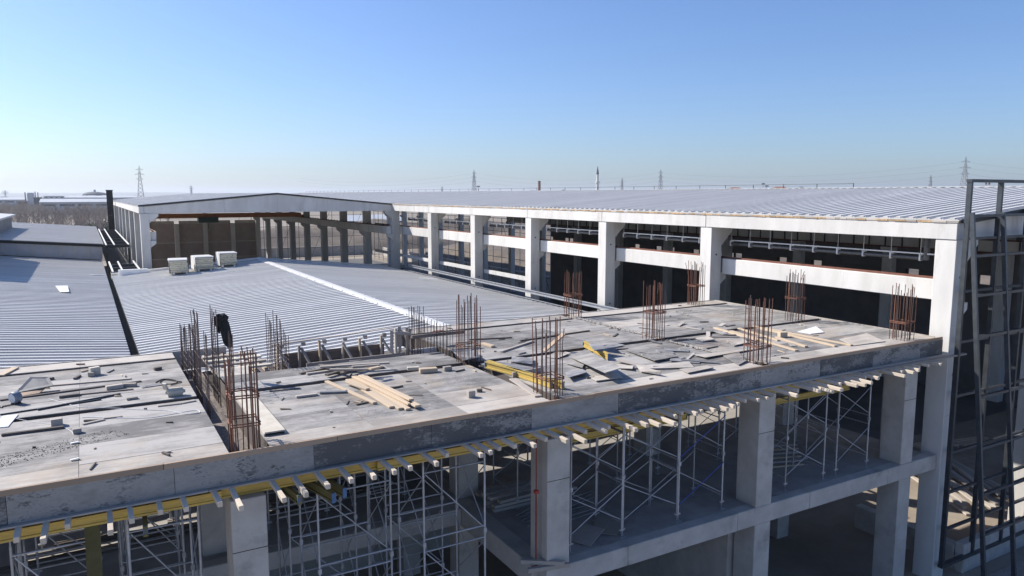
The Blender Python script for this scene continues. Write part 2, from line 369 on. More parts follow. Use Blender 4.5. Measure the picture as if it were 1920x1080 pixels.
for i, y in enumerate(YB):
    if y > 150: break
    if y < 65:
        cc = column(hallB, HX, y, EAVE_B - .004, .70, .76, M_pre, [(1, -3.86)], head=1)
        for z in (-2.9, -6.4): rod('socket_hole', (HX + .35, y - .385, z), (HX + .35, y - .37, z), .05, M_black, cc, 10)
        for z in (-4.6, -7.9, -11.2): ex('form_joint', HX - .002, HX + .702, y - .382, y - .372, z, z + .012, M_con, cc)
    if i + 1 < len(YB):
        y2 = YB[i + 1]
        ex('eave_beam', HX - .04, HX + .46, y - (.38 if i == 0 else -.012), y2 - .012, EAVE_B, EAVE_T, M_pre, hallB, bev=.015)
        if y < 70:
            cb = ex('crane_beam', HX + .73, HX + 1.18, y + (.42), y2 - .42, -3.855, -3.10, M_pre, hallB, bev=.02)
            ex('crane_rail', HX + .90, HX + 1.02, y - .1, y2 - .1, -3.10, -3.02, M_rail, cb)
            if y > 40: ex('plinth_beam', HX + .74, HX + .94, y + .42, y2 - .42, -6.1, -5.82, M_pre, hallB)
# small eave piece beyond the corner joint
# interior far row + far wall with window strip
for i, y in enumerate(YB):
    if y > 150: break
    column(hallB, B_FX - .7, y, EAVE_B, .7, .76, M_pre, [(-1, -3.86)])
    if i + 1 < len(YB) and y < 90:
        cb = ex('crane_beam', B_FX - 1.2, B_FX - .75, y, YB[i + 1], -3.85, -3.10, M_pre, hallB)
        ex('crane_rail', B_FX - 1.04, B_FX - .92, y, YB[i + 1], -3.10, -3.0, M_rail, cb)
    # double pitched girder
    if y < 120 and i > 0:
        prism('roof_girder', [(HX + .02, EAVE_B + .02), (B_FX, EAVE_B + .02), (B_FX, EAVE_T - .2), (B_RX, B_RZ - .22), (HX + .48, EAVE_T - .2)], 'Y', y - .17, y + .17, M_pre, hallB)
# front gable girder
prism('gable_girder', [(HX + .46, EAVE_B + .01), (B_FX, EAVE_B + .01), (B_FX, EAVE_T - .06), (B_RX, B_RZ - .22), (HX + .46, EAVE_T - .06)], 'Y', 14.72, 15.15, M_pre, hallB)
for k in range(1, 4):      # front gable columns
    x = HX + 7 * k
    column(hallB, x - .3, 15.1, EAVE_B, .6, .7, M_pre)
# far wall
WY0, WY1 = 14.6, 84
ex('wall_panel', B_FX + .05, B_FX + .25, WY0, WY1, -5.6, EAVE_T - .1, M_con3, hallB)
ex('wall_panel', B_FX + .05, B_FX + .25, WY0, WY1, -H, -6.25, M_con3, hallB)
yy = WY0
while yy < WY1 - 1:
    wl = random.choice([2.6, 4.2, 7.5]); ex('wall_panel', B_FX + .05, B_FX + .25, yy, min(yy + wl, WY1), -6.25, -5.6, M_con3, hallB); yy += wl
    for q in range(random.choice([1, 1, 2, 3])):
        if yy > WY1 - 2: break
        ex('window_mullion', B_FX + .08, B_FX + .2, yy + .85, yy + 1.05, -6.25, -5.6, M_dark, hallB); yy += 1.05
yy = 16
while yy < 90:
    ex('rail_bracket', B_FX - 1.26, B_FX - 1.2, yy, yy + .1, -3.9, -3.1, M_dark, hallB); yy += 1.35
ex('power_rail', B_FX - 1.34, B_FX - 1.27, 15, 92, -3.95, -3.85, M_rail, hallB)
# roof
roofB = mk('roof', raw([(-.1, -73, -.075), (.1, -73, -.075), (.1, 73, -.075), (-.1, 73, -.075)], [[0, 1, 2, 3]], M_dark, 'roof_core'), Matrix.Translation((B_RX, 88, B_RZ - .4)), hallB)
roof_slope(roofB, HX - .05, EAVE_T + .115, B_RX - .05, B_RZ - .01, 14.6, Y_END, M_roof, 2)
prism('roof_slab', [(B_RX, B_RZ), (B_FX + .4, EAVE_T + .1), (B_FX + .4, EAVE_T), (B_RX, B_RZ - .1)], 'Y', 14.6, Y_END, M_roof, hallB)
prism('roof_underlay', [(HX + .5, EAVE_T + .04), (B_RX, B_RZ - .09), (B_RX, B_RZ - .13), (HX + .5, EAVE_T)], 'Y', 14.62, Y_END, M_dark, hallB)
yy = 14.6
while yy < Y_END:
    box('ridge_cap', (B_RX - .03, yy + 1.49, B_RZ + .055), (.62, 2.96, .018), M_ridge, hallB); yy += 3
# exposed insulation ends below the eave sheets
yy = 14.62; k = 0
while yy < 150:
    l = random.uniform(.16, .5); 
    if yy > 95: l *= 3
    ex('insulation_edge', HX - .06 - random.uniform(0, .02), HX + .3, yy, yy + l - .012, EAVE_T + .004, EAVE_T + random.uniform(.05, .075), M_foam if random.random() < .7 else M_wood2, hallB); yy += l
ex('verge_trim', HX + .1, HX + .35, 14.55, 14.60, EAVE_T + .0, EAVE_T + .14, M_dark, hallB)
prism('verge_trim', [(HX + .36, EAVE_T + .13), (B_RX, B_RZ + .03), (B_RX, B_RZ - .12), (HX + .36, EAVE_T - .02)], 'Y', 14.52, 14.59, M_dark, hallB)
# lifeline rail along the ridge
rl = thing('roof_safety_line', 'thin safety rail with short posts along the long hall ridge', 'safety rail', (B_RX + .2, 90, B_RZ + .07))
for k in range(0, 50):
    y = 29 + k * 2.6
    rod('post', (B_RX + .25, y, B_RZ - .05), (B_RX + .25, y, B_RZ + .33), .022, M_dark, rl)
rod('rail', (B_RX + .25, 29, B_RZ + .31), (B_RX + .25, 29 + 49 * 2.6, B_RZ + .31), .016, M_dark, rl)
# hangers, strut rail and ventilation pipe in each bay
for i in range(6):
    y0, y1 = YB[i] + .45, YB[i + 1] - .45
    nm = ['nearest', 'second', 'third', 'fourth', 'fifth', 'farthest'][i]
    t = thing('drain_pipe', f'dark pipe on hangers under the eave, {nm} facade bay from the steel frame', 'pipe', (HX + 1.35, (y0 + y1) / 2, -2.4), 'pipes under the eave')
    rod('pipe', (HX + 1.3, y0 + 1.0 if i == 0 else y0, -2.4), (HX + 1.3, y1, -2.4), .085, M_pipe, t, 12)
    ex('strut_rail', HX + 1.22, HX + 1.28, y0, y1, -2.25, -2.20, M_white, t)
    n = int((y1 - y0) / 1.15)
    for k in range(n + 1):
        y = y0 + (y1 - y0) * k / n
        rod('hanger', (HX + 1.25, y, -2.2), (HX + 1.25, y, -1.1), .010, M_white, t)
        ex('clamp', HX + 1.19, HX + 1.41, y - .03, y + .03, -2.5, -2.25, M_white, t)
    if i == 0:
        rod('elbow_pipe', (HX + 1.3, y0 + 1.0, -2.46), (HX + 1.3, y0 + 1.0, -1.3), .11, M_pipe, t, 12)
# ---- end hall with gable frame
GY = 69.6; AX0 = 4.05
hallA = thing('industrial_hall', 'open-ended hall with pale gable girder and crane inside, behind low roof', 'hall', (15, 100, -H))
A_Y = [GY + BAY * k for k in range(9)]; A_END = A_Y[-1] + .4
A_RX = (AX0 + HX + .1) / 2 + .1; A_RZ = .02
prism('gable_girder', [(AX0 + .34, EAVE_B), (HX - .05, EAVE_B), (HX - .05, EAVE_T - .02), (A_RX, A_RZ), (AX0 + .34, EAVE_T - .02)], 'Y', GY - .25, GY + .2, M_pre, hallA)
prism('verge_trim', [(AX0 - .1, EAVE_T - .02), (A_RX, A_RZ + .005), (HX - .05, EAVE_T), (HX - .05, EAVE_T + .12), (A_RX, A_RZ + .15), (AX0 - .1, EAVE_T + .11)], 'Y', GY - .34, GY - .27, M_dark, hallA)
for k in range(9):
    x = A_RX - 9.2 + k * 2.3; z = A_RZ - abs(x - A_RX) * .088
    ex('girder_joint', x - .012, x + .012, GY - .262, GY - .25, EAVE_B + .02, z - .06, M_con, hallA) if k in (2, 4, 6) else None
for i, y in enumerate(A_Y):
    column(hallA, AX0, y, EAVE_B - .003, .68, .72, M_pre, [(1, -3.86)])
    if y > 70: column(hallA, HX - .02, y, EAVE_B - .003, .72, .76, M_pre, [(-1, -3.86)])
    if i + 1 < len(A_Y):
        ex('eave_beam', AX0 - .06, AX0 + .32, y - (.3 if i == 0 else -.01), A_Y[i + 1] - .01, EAVE_B, EAVE_T, M_pre, hallA, bev=.015)
        for xx in (AX0 + .73, HX - .52):
            cb = ex('crane_beam', xx, xx + .44, y + .01, A_Y[i + 1] - .01, -3.855, -3.10, M_pre, hallA)
            ex('crane_rail', xx + .16, xx + .28, y, A_Y[i + 1], -3.10, -3.02, M_rail, cb)
            for q in range(7): ex('rail_clip', xx + .1, xx + .14, y + 1.2 * q, y + 1.2 * q + .06, -3.1, -2.93, M_dark, cb)
    if i: prism('roof_girder', [(AX0 + .34, EAVE_B + .02), (HX, EAVE_B + .02), (HX, EAVE_T - .2), (A_RX, A_RZ - .22), (AX0 + .34, EAVE_T - .2)], 'Y', y - .15, y + .15, M_pre, hallA)
column(hallA, HX - .02, GY, EAVE_B - .003, .72, .76, M_pre, [(-1, -3.86)])
prism('column_head', [(HX - .75, EAVE_B - .005), (HX, EAVE_B - .005), (HX, EAVE_B - .8), (HX - .75, EAVE_B - .25)], 'Y', GY - .3, GY + .3, M_pre, hallA)
prism('column_head', [(AX0 + .67, EAVE_B - .005), (AX0 + 1.4, EAVE_B - .005), (AX0 + 1.4, EAVE_B - .25), (AX0 + .67, EAVE_B - .8)], 'Y', GY - .3, GY + .3, M_pre, hallA)
roofA = mk('roof', raw([(-.1, -30, -.2), (.1, -30, -.2), (.1, 30, -.2), (-.1, 30, -.2)], [[0, 1, 2, 3]], M_dark, 'roof_core'), Matrix.Translation((A_RX, 103, A_RZ - .3)), hallA)
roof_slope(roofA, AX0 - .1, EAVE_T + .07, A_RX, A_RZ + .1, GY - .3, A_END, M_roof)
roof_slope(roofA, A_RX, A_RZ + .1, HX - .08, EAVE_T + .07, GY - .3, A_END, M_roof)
box('roof_light', (21.3, 92, A_RZ - .38), (1.6, 5, .06), M_white, hallA, Matrix.Rotation(.09, 4, 'Y'))
# back wall of the end hall, precast panels between columns
for k in range(5):
    x0 = AX0 + .4 + k * 4.5
    ex('column', x0 - .35, x0 + .35, A_END - .35, A_END + .3, -H, -2.6 if k in (1, 3) else -4.9, M_pre, hallA)
    for (z0, z1) in ((-13.9, -10.9), (-10.7, -8.2), (-8.0, -4.95)):
        ex('wall_panel', x0 + .37, x0 + 4.13, A_END + .02, A_END + .2, z0, z1, M_con2, hallA)
    ex('wall_beam', x0 + .36, x0 + 4.14, A_END - .05, A_END + .25, -4.94, -4.4, M_con, hallA)
    for z in (-8.1, -10.8): ex('wall_rail', x0 + .36, x0 + 4.14, A_END - .02, A_END + .18, z - .1, z + .1, M_con, hallA)
# overhead crane
cr = thing('overhead_crane', 'orange overhead crane girder with green hoist inside the gable hall', 'crane', (15, 104, -3.0))
ex('bridge_girder', AX0 + 1.0, HX - .3, 103.6, 104.1, -3.0, -2.45, M_orange, cr)
ex('bridge_girder', AX0 + 1.0, HX - .3, 105.4, 105.9, -3.0, -2.45, M_orange, cr)
for x in (AX0 + .85, HX - .45): ex('end_carriage', x, x + .35, 103, 106.5, -3.02, -2.7, M_orange, cr)
h_ = ex('hoist', 12.8, 15.2, 103.2, 104.6, -3.6, -2.9, M_green, cr)
rod('hook_rope', (14, 103.9, -3.6), (14, 103.9, -4.4), .03, M_dark, h_)
# red cladding glimpses and machines in the yard of the long hall
def block_machine(name, label, x, y, L, Wd, m, zb=-H):
    t = thing(name, label, 'machine', (x, y, zb))
    ex('body', x - L / 2, x + L / 2, y - Wd / 2, y + Wd / 2, zb + .5, zb + 1.6, m, t, bev=.08)
    ex('cab', x - L / 2 + .2, x - L / 2 + 1.4, y - Wd / 2 + .1, y + Wd / 2 - .1, zb + 1.6, zb + 2.6, m, t, bev=.1)
    for sx in (-.32, .32):
        for sy in (-1, 1):
            rod('wheel', (x + sx * L, y + sy * (Wd / 2 - .15), zb + .5), (x + sx * L, y + sy * (Wd / 2 + .12), zb + .5), .5, M_black, t, 16)
block_machine('loader', 'red machine parked inside the long hall behind facade columns', 40.5, 70, 6, 2.4, M_red)
block_machine('loader', 'dark machine parked behind the columns of the open-ended hall', 33.0, 112, 5, 2.4, M_black)
def lattice(label, p, q, zt, n, mrows):
    t = thing('steel_scaffold', label, 'scaffold', ((p[0] + q[0]) / 2, (p[1] + q[1]) / 2, -H))
    for k in range(n + 1):
        x, y = p[0] + (q[0] - p[0]) * k / n, p[1] + (q[1] - p[1]) * k / n; rod('standard', (x, y, -H), (x, y, zt), .05, M_dark if k % 3 else M_galv, t)
    for k in range(mrows + 1):
        z = -H + .6 + (zt + H - .7) * k / mrows; rod('ledger', (p[0], p[1], z), (q[0], q[1], z), .04, M_dark, t)
    for k in range(0, n - 1, 3):
        a = (p[0] + (q[0] - p[0]) * k / n, p[1] + (q[1] - p[1]) * k / n, -H + .5); b = (p[0] + (q[0] - p[0]) * (k + 2) / n, p[1] + (q[1] - p[1]) * (k + 2) / n, zt - .5); rod('brace', a, b, .035, M_dark, t)
lattice('dark scaffold grid across the far end of the long hall', (27.5, 160), (54, 160), -2.0, 11, 5)
lattice('dark scaffold grid along the open far side of the long hall', (55.6, 86), (55.6, 158), -3.5, 26, 5)
for i, (x0, x1, y, h2, nm) in enumerate(((24, 60, 172, 2.2, 'long low pale concrete wall beyond the hall end'),)):
    tag(ex('site_wall', x0, x1, y, y + .4, -H, -H + h2, M_con, None, bev=.03), nm, 'wall')
tag(ex('site_wall', 60, 60.4, 70, 165, -H, -H + 2.0, M_con, None, bev=.03), 'low concrete wall along the open side of the long hall', 'wall')
for i, (x, y, nm) in enumerate(((34, 118, 'nearer'), (45, 96, 'middle'), (38, 88, 'closest'), (48, 126, 'farther'))):
    t = thing('pallet_stack', f'{nm} stack of dark building goods on the long hall floor', 'stack', (x, y, -H + .036), 'stacks on the hall floor')
    for k in range(3): box('layer', (x + random.uniform(-.1, .1), y, -H + .036 + .28 + .56 * k), (3.2, 2.2, .52), [M_wood3, M_pipe, M_wood2][k], t, random.uniform(-.05, .05))
# ================================================================== LOW ROOFS
lowC = thing('low_factory_building', 'low building with white-capped ribbed metal roof behind the deck', 'building', (13, 46, -H))
C0, CR, C1 = (1.62, -6.47), (13.15, -5.66), (24.85, -6.86)
CY0, CY1 = 26.0, 67.0
ex('wall', C0[0] + .1, C1[0] - .1, CY0 + .1, CY1 - .1, -H, -7.0, M_con, lowC)
prism('roof_underlay', [(C0[0] + .05, C0[1] - .08), (CR[0], CR[1] - .08), (C1[0] - .05, C1[1] - .08), (C1[0] - .05, C1[1] - .4), (C0[0] + .05, C0[1] - .55)], 'Y', CY0 + .05, CY1 - .05, M_dark, lowC)
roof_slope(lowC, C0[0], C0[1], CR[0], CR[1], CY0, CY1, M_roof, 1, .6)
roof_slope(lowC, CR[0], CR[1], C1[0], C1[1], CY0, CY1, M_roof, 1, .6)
y = CY0
while y < CY1 - .5:
    l = 2.0
    prism('ridge_cap', [(CR[0] - .32, CR[1] + .035), (CR[0], CR[1] + .075), (CR[0] + .32, CR[1] + .03), (CR[0] + .32, CR[1] + .055), (CR[0], CR[1] + .10), (CR[0] - .32, CR[1] + .06)], 'Y', y, y + l - .01, M_ridge, lowC)
    for s in (-.3, .3): box('screw_clip', (CR[0] + s, y + .3, CR[1] + .09), (.05, .05, .06), M_ridge, lowC)
    y += l
prism('verge_flashing', [(C0[0], C0[1] + .05), (CR[0], CR[1] + .05), (CR[0], CR[1] + .22), (C0[0], C0[1] + .22)], 'Y', CY1 - .02, CY1 + .25, M_roof, lowC)
prism('verge_flashing', [(CR[0], CR[1] + .05), (C1[0], C1[1] + .05), (C1[0], C1[1] + .18), (CR[0], CR[1] + .2)], 'Y', CY1 - .02, CY1 + .25, M_roof, lowC)
# valley gutter
gut = tag(prism('valley_gutter', [(1.22, -6.98), (1.68, -6.98), (1.68, -7.1), (1.22, -7.1)], 'Y', 25.9, 83, M_black, None), 'black valley gutter between the two low metal roofs', 'gutter')
lowD = thing('low_factory_building', 'low building at left edge with grey ribbed metal roof', 'building', (-8, 55, -H))
DX = -13.0; DZ = -6.47 + .098 * (1.28 - DX)
ex('wall', DX, 1.2, 26.1, 82.6, -H, -7.2, M_con, lowD)
prism('roof_underlay', [(DX, DZ - .08), (1.2, -6.56), (1.2, -7.0), (DX, DZ - .6)], 'Y', 26.05, 82.7, M_dark, lowD)
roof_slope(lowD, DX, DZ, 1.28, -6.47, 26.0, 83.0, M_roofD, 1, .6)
# building E behind, with panelled wall
bE = thing('low_factory_building', 'grey metal-roofed building with panelled parapet wall beyond left roof', 'building', (-6, 105, -H))
def ez(x): return -4.85 - .08 * (x - 1.5)
for k in range(14):
    x1 = 1.3 - k * 1.15; x0 = x1 - 1.12
    prism('wall_panel', [(x0, ez(x0) - .25), (x1, ez(x1) - .25), (x1, -6.35 - .098 * (x1 - 1.28)), (x0, -6.35 - .098 * (x0 - 1.28))], 'Y', 83.1, 83.25, M_wall, bE)
    ex('cover_strip', x1 - .03, x1 + .06, 83.06, 83.1, -6.2 - .098 * (x1 - 1.28), ez(x1) - .27, M_con, bE)
prism('parapet_trim', [(-15, ez(-15) - .24), (1.4, ez(1.4) - .24), (1.4, ez(1.4) + .02), (-15, ez(-15) + .02)], 'Y', 82.95, 83.3, M_black, bE)
ex('wall', -15, 1.2, 83.4, 129, -H, -6.5, M_con, bE)
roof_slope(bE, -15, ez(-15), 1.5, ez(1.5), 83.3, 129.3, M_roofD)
bF = thing('factory_building', 'taller ribbed wall building at far left, casting shadow on roof', 'building', (-13, 100, -H))
ex('wall', -20, -7.8, 84.5, 111, -H, -2.7, M_wall, bF)
for k in range(22): ex('wall_rib', -7.8, -7.74, 84.6 + k * 1.2, 84.72 + k * 1.2, -4.3, -2.7, M_con, bF)
prism('roof', [(-20.2, -1.5), (-7.4, -2.62), (-7.4, -2.42), (-20.2, -1.3)], 'Y', 84.2, 111.4, M_roofD, bF)
# taller block out of frame to the left that shades the corner of the left roof
ex_b = tag(ex('factory_block', -16, -7.7, 65, 82.8, -H, -.9, M_wall), 'grey factory block standing on left beside the low roof', 'building')
# dark steel canopy frames between the halls
def canopy(label, x0, x1, y0, y1, z, n):
    t = thing('steel_canopy_frame', label, 'steel frame', ((x0 + x1) / 2, (y0 + y1) / 2, -H), 'canopy frames between the halls')
    for x in (x0, x0 + (x1 - x0) * .36, x1): ex('rail', x - .06, x + .06, y0, y1, z - .02, z + .06, M_white if x != x0 + 99 else M_dark, t)
    for k in range(n): 
        yk = y0 + (y1 - y0) * (k + .3) / n
        ex('crossbar', x0 - .1, x1 + .1, yk - .14, yk + .14, z - .35, z - .03, M_dark, t)
    for x in (x0, x1):
        for yk in (y0 + .3, y1 - .3): ex('post', x - .08, x + .08, yk - .08, yk + .08, -H, z - .36, M_dark, t)
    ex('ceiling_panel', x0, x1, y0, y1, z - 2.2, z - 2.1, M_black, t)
canopy('near dark steel canopy frame in the gap beside gable hall', 1.75, 3.75, 67.6, 78, -6.2, 3)
canopy('far dark steel canopy frame in the gap beside gable hall', 1.75, 3.75, 84, 124, -5.0, 7)
po = PX(210, 362, 3.3)
fl = thing('dark_flue', 'tall black square flue beside the far end of gable hall', 'flue', (3.4, 121, -H))
ex('shaft', 2.95, 3.75, 120.6, 121.4, -H, .55, M_black, fl, bev=.03)
for z in (-1, -3.0, -5): ex('strap', 2.93, 3.77, 120.58, 121.42, z, z + .12, M_dark, fl)
ex('cap', 2.9, 3.8, 120.55, 121.45, .55, .68, M_dark, fl)
# roof-edge channels on the right side of the low roof
for i, (x, z, nm) in enumerate(((25.25, -6.92, 'lower'), (25.75, -6.47, 'upper'))):
    t = thing('steel_channel', f'{nm} of two grey steel channels along the low roof right edge', 'steel beam', (x, 45, z - .1))
    ex('web', x - .03, x + .03, 27, 64, z - .13, z + .09, M_galv, t); ex('flange', x - .13, x + .03, 27, 64, z + .09, z + .11, M_galv, t)
    for k in range(7): rod('bracket', (x + .02, 29 + k * 5.5, z - .05), (x - .45 + i * .9, 30.2 + k * 5.5, z - .05 - .1 * i), .03, M_dark, t)
# packs of roof panels on the low roof
def roofz(x): return C0[1] + (CR[1] - C0[1]) * (x - C0[0]) / (CR[0] - C0[0])
def pack(label, x, y, rz, tilt=0):
    z = roofz(x) + .06
    t = thing('roof_panel_pack', label, 'panel pack', (x, y, z), 'panel packs on the low roof')
    R = Matrix.Rotation(rz, 4, 'Z')
    def P(a, b, c): v = R @ Vector((a, b, 0)); return (x + v.x + tilt * c, y + v.y, z + c)
    for k in range(6):
        d = random.uniform(-.03, .03)
        box('panel', P(d, 0, .20 + .15 * k), (1.26, 1.75, .105), M_foamy, t, rz)
        box('panel_skin', P(d, 0, .262 + .15 * k), (1.3, 1.8, .02), M_wrap, t, rz)
    for s in (-.45, .45): box('bearer', P(s, 0, .07), (.12, 1.8, .14), M_wrap, t, rz)
    for s in (-.5, .5): box('strap', P(0, s, .62), (1.41, .05, 1.08), M_pipe, t, rz)
    box('wrap_top', P(0, 0, 1.12), (1.36, 1.86, .07), M_wrap, t, rz)
    box('wrap_side', P(-.69, 0, .62), (.02, 1.84, 1.0), M_wrap, t, rz)
pack('leftmost leaning white-wrapped pack of roof panels', 6.25, 62.6, -.1, -.16)
pack('middle white-wrapped pack of roof panels, of three', 7.95, 63.2, .05)
pack('rightmost white-wrapped pack of roof panels, near the ridge', 9.95, 64.4, .02)
def onD(x): return -6.47 - .098 * (x - 1.28) + .06
p = [PZ(a, b, -6.2) for a, b in ((104, 540), (127, 540), (130, 551), (113, 551))]
tag(poly('metal_sheet', [(q.x, q.y, onD(q.x) + (.12 if i in (1, 2) else .05)) for i, q in enumerate(p)], .02, M_white), 'small white crumpled sheet lying on left grey roof', 'sheet')
q1 = PZ(170, 516, -6.3); q2 = PZ(206, 517, -6.45)
tag(plank('metal_strip', (q1.x, q1.y, onD(q1.x) + .03), (q2.x - .3, q2.y, onD(q2.x - .3) + .03), .15, .05, M_white), 'narrow white flashing strip on left roof by valley gutter', 'strip')
q1 = PX(218, 515, 2.0); t = ex('flashing_box', 2.1, 4.2, 66.2, 66.6, roofz(2.1) + .05, roofz(4.2) + .36, M_white)
tag(t, 'white flashing box at far corner of the low roof', 'flashing')
q1 = PZ(787, 524, -6.5); tag(plank('metal_strip', (q1.x, q1.y, -6.39), (q1.x + 1.4, q1.y - .3, -6.52), .18, .05, M_white), 'short white strip on shaded side of low roof', 'strip')

# ================================================================== STEEL FACADE FRAME (right)
ff = thing('steel_facade_frame', 'tall upright dark steel facade frame at the right edge', 'steel frame', (28.5, 14.4, -H))
FY = 14.42
for x in (26.42, 28.38, 30.36, 32.3): ex('mullion', x - .055, x + .055, FY - .08, FY + .08, -13.5 if x < 27 else -13.5, .42, M_frame, ff)
for z in (.47, -13.5): ex('top_rail' if z > 0 else 'bottom_rail', 26.34, 33, FY - .095, FY + .095, z - .05, z + .06, M_frame, ff)
for z in (-1.52, -3.36, -5.16, -7.12, -9.2, -10.7, -12.1):
    for x in (26.42, 28.38, 30.36, 32.3)[:-1]: ex('transom', x + .072, x + 1.96 - .072, FY - .05, FY + .05, z - .045, z + .045, M_frame, ff)
fl = thing('steel_facade_frame', 'leaning dark steel facade frame in front of the upright frame', 'steel frame', (29.2, 13.4, -H))
def ly(z): return 14.2 - (-.73 - z) * (1.3 / 12.3)
for x in (26.3, 28.24, 30.18, 32.12): plank('mullion', (x, ly(-.62), -.62), (x, ly(-H + .1), -H + .1), .10, .14, M_frame, fl)
for z in (-.72, -2.09, -3.44, -4.85, -6.93, -8.7, -10.3, -11.7):
    for x in (26.3, 28.24, 30.18): ex('transom', x + .07, x + 1.87, ly(z) - .06, ly(z) + .06, z - .045, z + .045, M_frame, fl)
fw = thing('foundation_wall', 'low pale concrete foundation wall under the steel facade frame', 'wall', (32, 14.6, -H))
ex('wall_body', 27.9, 46, 14.42, 14.78, -H, -13.05, M_con, fw, bev=.03)
ex('wall_body', 27.9, 28.3, 14.8, 19, -H, -13.2, M_con, fw, bev=.03)
# timber and pallets on the yard inside
for k in range(16):
    x = 33.5 + (k % 8) * .52; z = -H + .09 + .11 * (k // 8)
    tag(plank('timber_plank', (x + random.uniform(-.5, .5), 17.5 + random.uniform(-.6, .6), z), (x + 3.0 + random.uniform(-.5, .5), 22.3 + random.uniform(-.5, .5), z), .2, .09, M_wood2), 'weathered plank in the flat timber pile behind the steel frames', 'plank', 'yard timber pile planks')
def pallet(label, x, y, rz):
    t = thing('pallet', label, 'pallet', (x, y, -H), 'pallets in the yard')
    R = Matrix.Rotation(rz, 4, 'Z')
    def P(a, b, c): v = R @ Vector((a, b, 0)); return (x + v.x, y + v.y, -H + .03 + c)
    for k in range(5): box('slat', P(0, -.5 + .25 * k, .13), (2.4, .14, .025), M_wood, t, rz)
    for k in (-1, 0, 1): box('bearer', P(k * 1.1, 0, .06), (.12, 1.14, .11), M_wood2, t, rz)
pallet('long timber pallet lying in sun behind steel frames', 41.0, 23.2, -.15)
pallet('short timber pallet beside the yard timber pile', 43.6, 22.4, -.2)

# ================================================================== UNFINISHED CONCRETE BUILDING
DZt = -5.0                 # top of deck
DFY, DBY = 14.8, 25.5
cf = thing('concrete_frame', 'unfinished two-storey concrete frame carrying the formwork deck', 'building', (10, 20, -H))
SZ = -9.35                 # lower slab top
COLX = [-4.85, 2.48, 9.86, 17.3, 24.45]
for x in COLX:
    for (y, wy) in ((15.2, .8), (20.2, .7), (25.0, .7)):
        if y == 15.2 or x > -9:
            ex('column', x - .34, x + .34, y - wy / 2, y + wy / 2, SZ + .002 if x > 9 else -H, DZt - .975, M_con, cf, bev=.015)
            if x > 9: ex('column', x - .34, x + .34, y - wy / 2, y + wy / 2, -H, SZ - .552, M_con, cf, bev=.015)
            ex('casting_joint', x - .343, x + .343, y - wy / 2 - .003, y - wy / 2 + .01, -7.06, -7.045, M_black, cf)
ex('lower_slab', 9.5, 26.0, 15.16, 25.4, SZ - .22, SZ, M_slab, cf)
for k, (a, b) in enumerate(((9.5, 12.1), (12.1, 16.2), (16.2, 19.4), (19.4, 23.4), (23.4, 26.25))):
    ex('edge_beam', a + .004, b - .004, 14.78 + random.uniform(-.008, .008), 15.158, SZ - .55, SZ - .004 + random.uniform(-.01, .01), M_con, cf, bev=.02)
ex('edge_beam', 9.3, 9.84, 15.162, 25.4, SZ - .6, SZ + .006, M_con, cf, bev=.02)
ex('lower_slab', -8, 9.29, 19.6, 25.4, SZ - .25, SZ, M_slab, cf)
ex('edge_beam', -8, 9.29, 19.2, 19.598, SZ - .5, SZ - .006, M_con, cf, bev=.02)
for x in (-4.85, 2.48, 17.3, 24.45): ex('floor_beam', x - .2, x + .2, 15.62 if x > 9 else 19.62, 25.3, SZ - .6, SZ - .222, M_con, cf)
ex('ramp_wall', 16.8, 17.2, 15.7, 25, -H, SZ - .62, M_con, cf)

# ---- formwork deck
fwk = thing('formwork_deck', 'grey plywood formwork deck on joists above the unfinished frame', 'formwork', (10, 20, DZt - .8))
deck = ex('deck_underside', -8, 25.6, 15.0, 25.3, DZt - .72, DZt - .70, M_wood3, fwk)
# bays between the beam troughs (x0,x1,y0,y1)
TX = [(-8, 2.17), (2.95, 9.62), (9.98, 17.05), (17.42, 25.75)]
TY = [(14.86, 19.28), (19.62, 24.38), (24.68, 25.55)]
def in_hole(x, y): return 3.9 < x < 9.62 and y > 21.45
def bay_panels(x0, x1, y0, y1, pw=2.35, ph=1.15, lvl=0.0):
    nx = max(1, round((x1 - x0) / pw)); ny = max(1, round((y1 - y0) / ph))
    for i in range(nx):
        for j in range(ny):
            a0, a1 = x0 + (x1 - x0) * i / nx, x0 + (x1 - x0) * (i + 1) / nx
            b0, b1 = y0 + (y1 - y0) * j / ny, y0 + (y1 - y0) * (j + 1) / ny
            if in_hole((a0 + a1) / 2, (b0 + b1) / 2): continue
            pale = b0 < 15.0 or y1 - y0 < 1.2 or random.random() < .08
            box('plywood_panel', ((a0 + a1) / 2, (b0 + b1) / 2, DZt - .0125 + lvl + random.uniform(-.004, .004)),
                (a1 - a0 - .007, b1 - b0 - .007, .025), M_plyp if pale and random.random() < .8 else M_ply, deck,
                Matrix.Rotation(random.uniform(-.0012, .0012), 4, 'Z'))
for xi, (x0, x1) in enumerate(TX):
    for yi, (y0, y1) in enumerate(TY):
        if yi == 0:
            bay_panels(x0, x1, 14.86, 15.55, 2.6, .69)
            bay_panels(x0, x1, 15.55, y1)
        elif xi == 1 and yi == 1:
            bay_panels(3.0, 9.62, 19.62, 21.4, 2.2, .9)
            bay_panels(2.95, 3.9, 21.4, 22.3, 1, .9)
        elif xi == 1 and yi == 2: pass
        else: bay_panels(x0, x1, y0, y1)
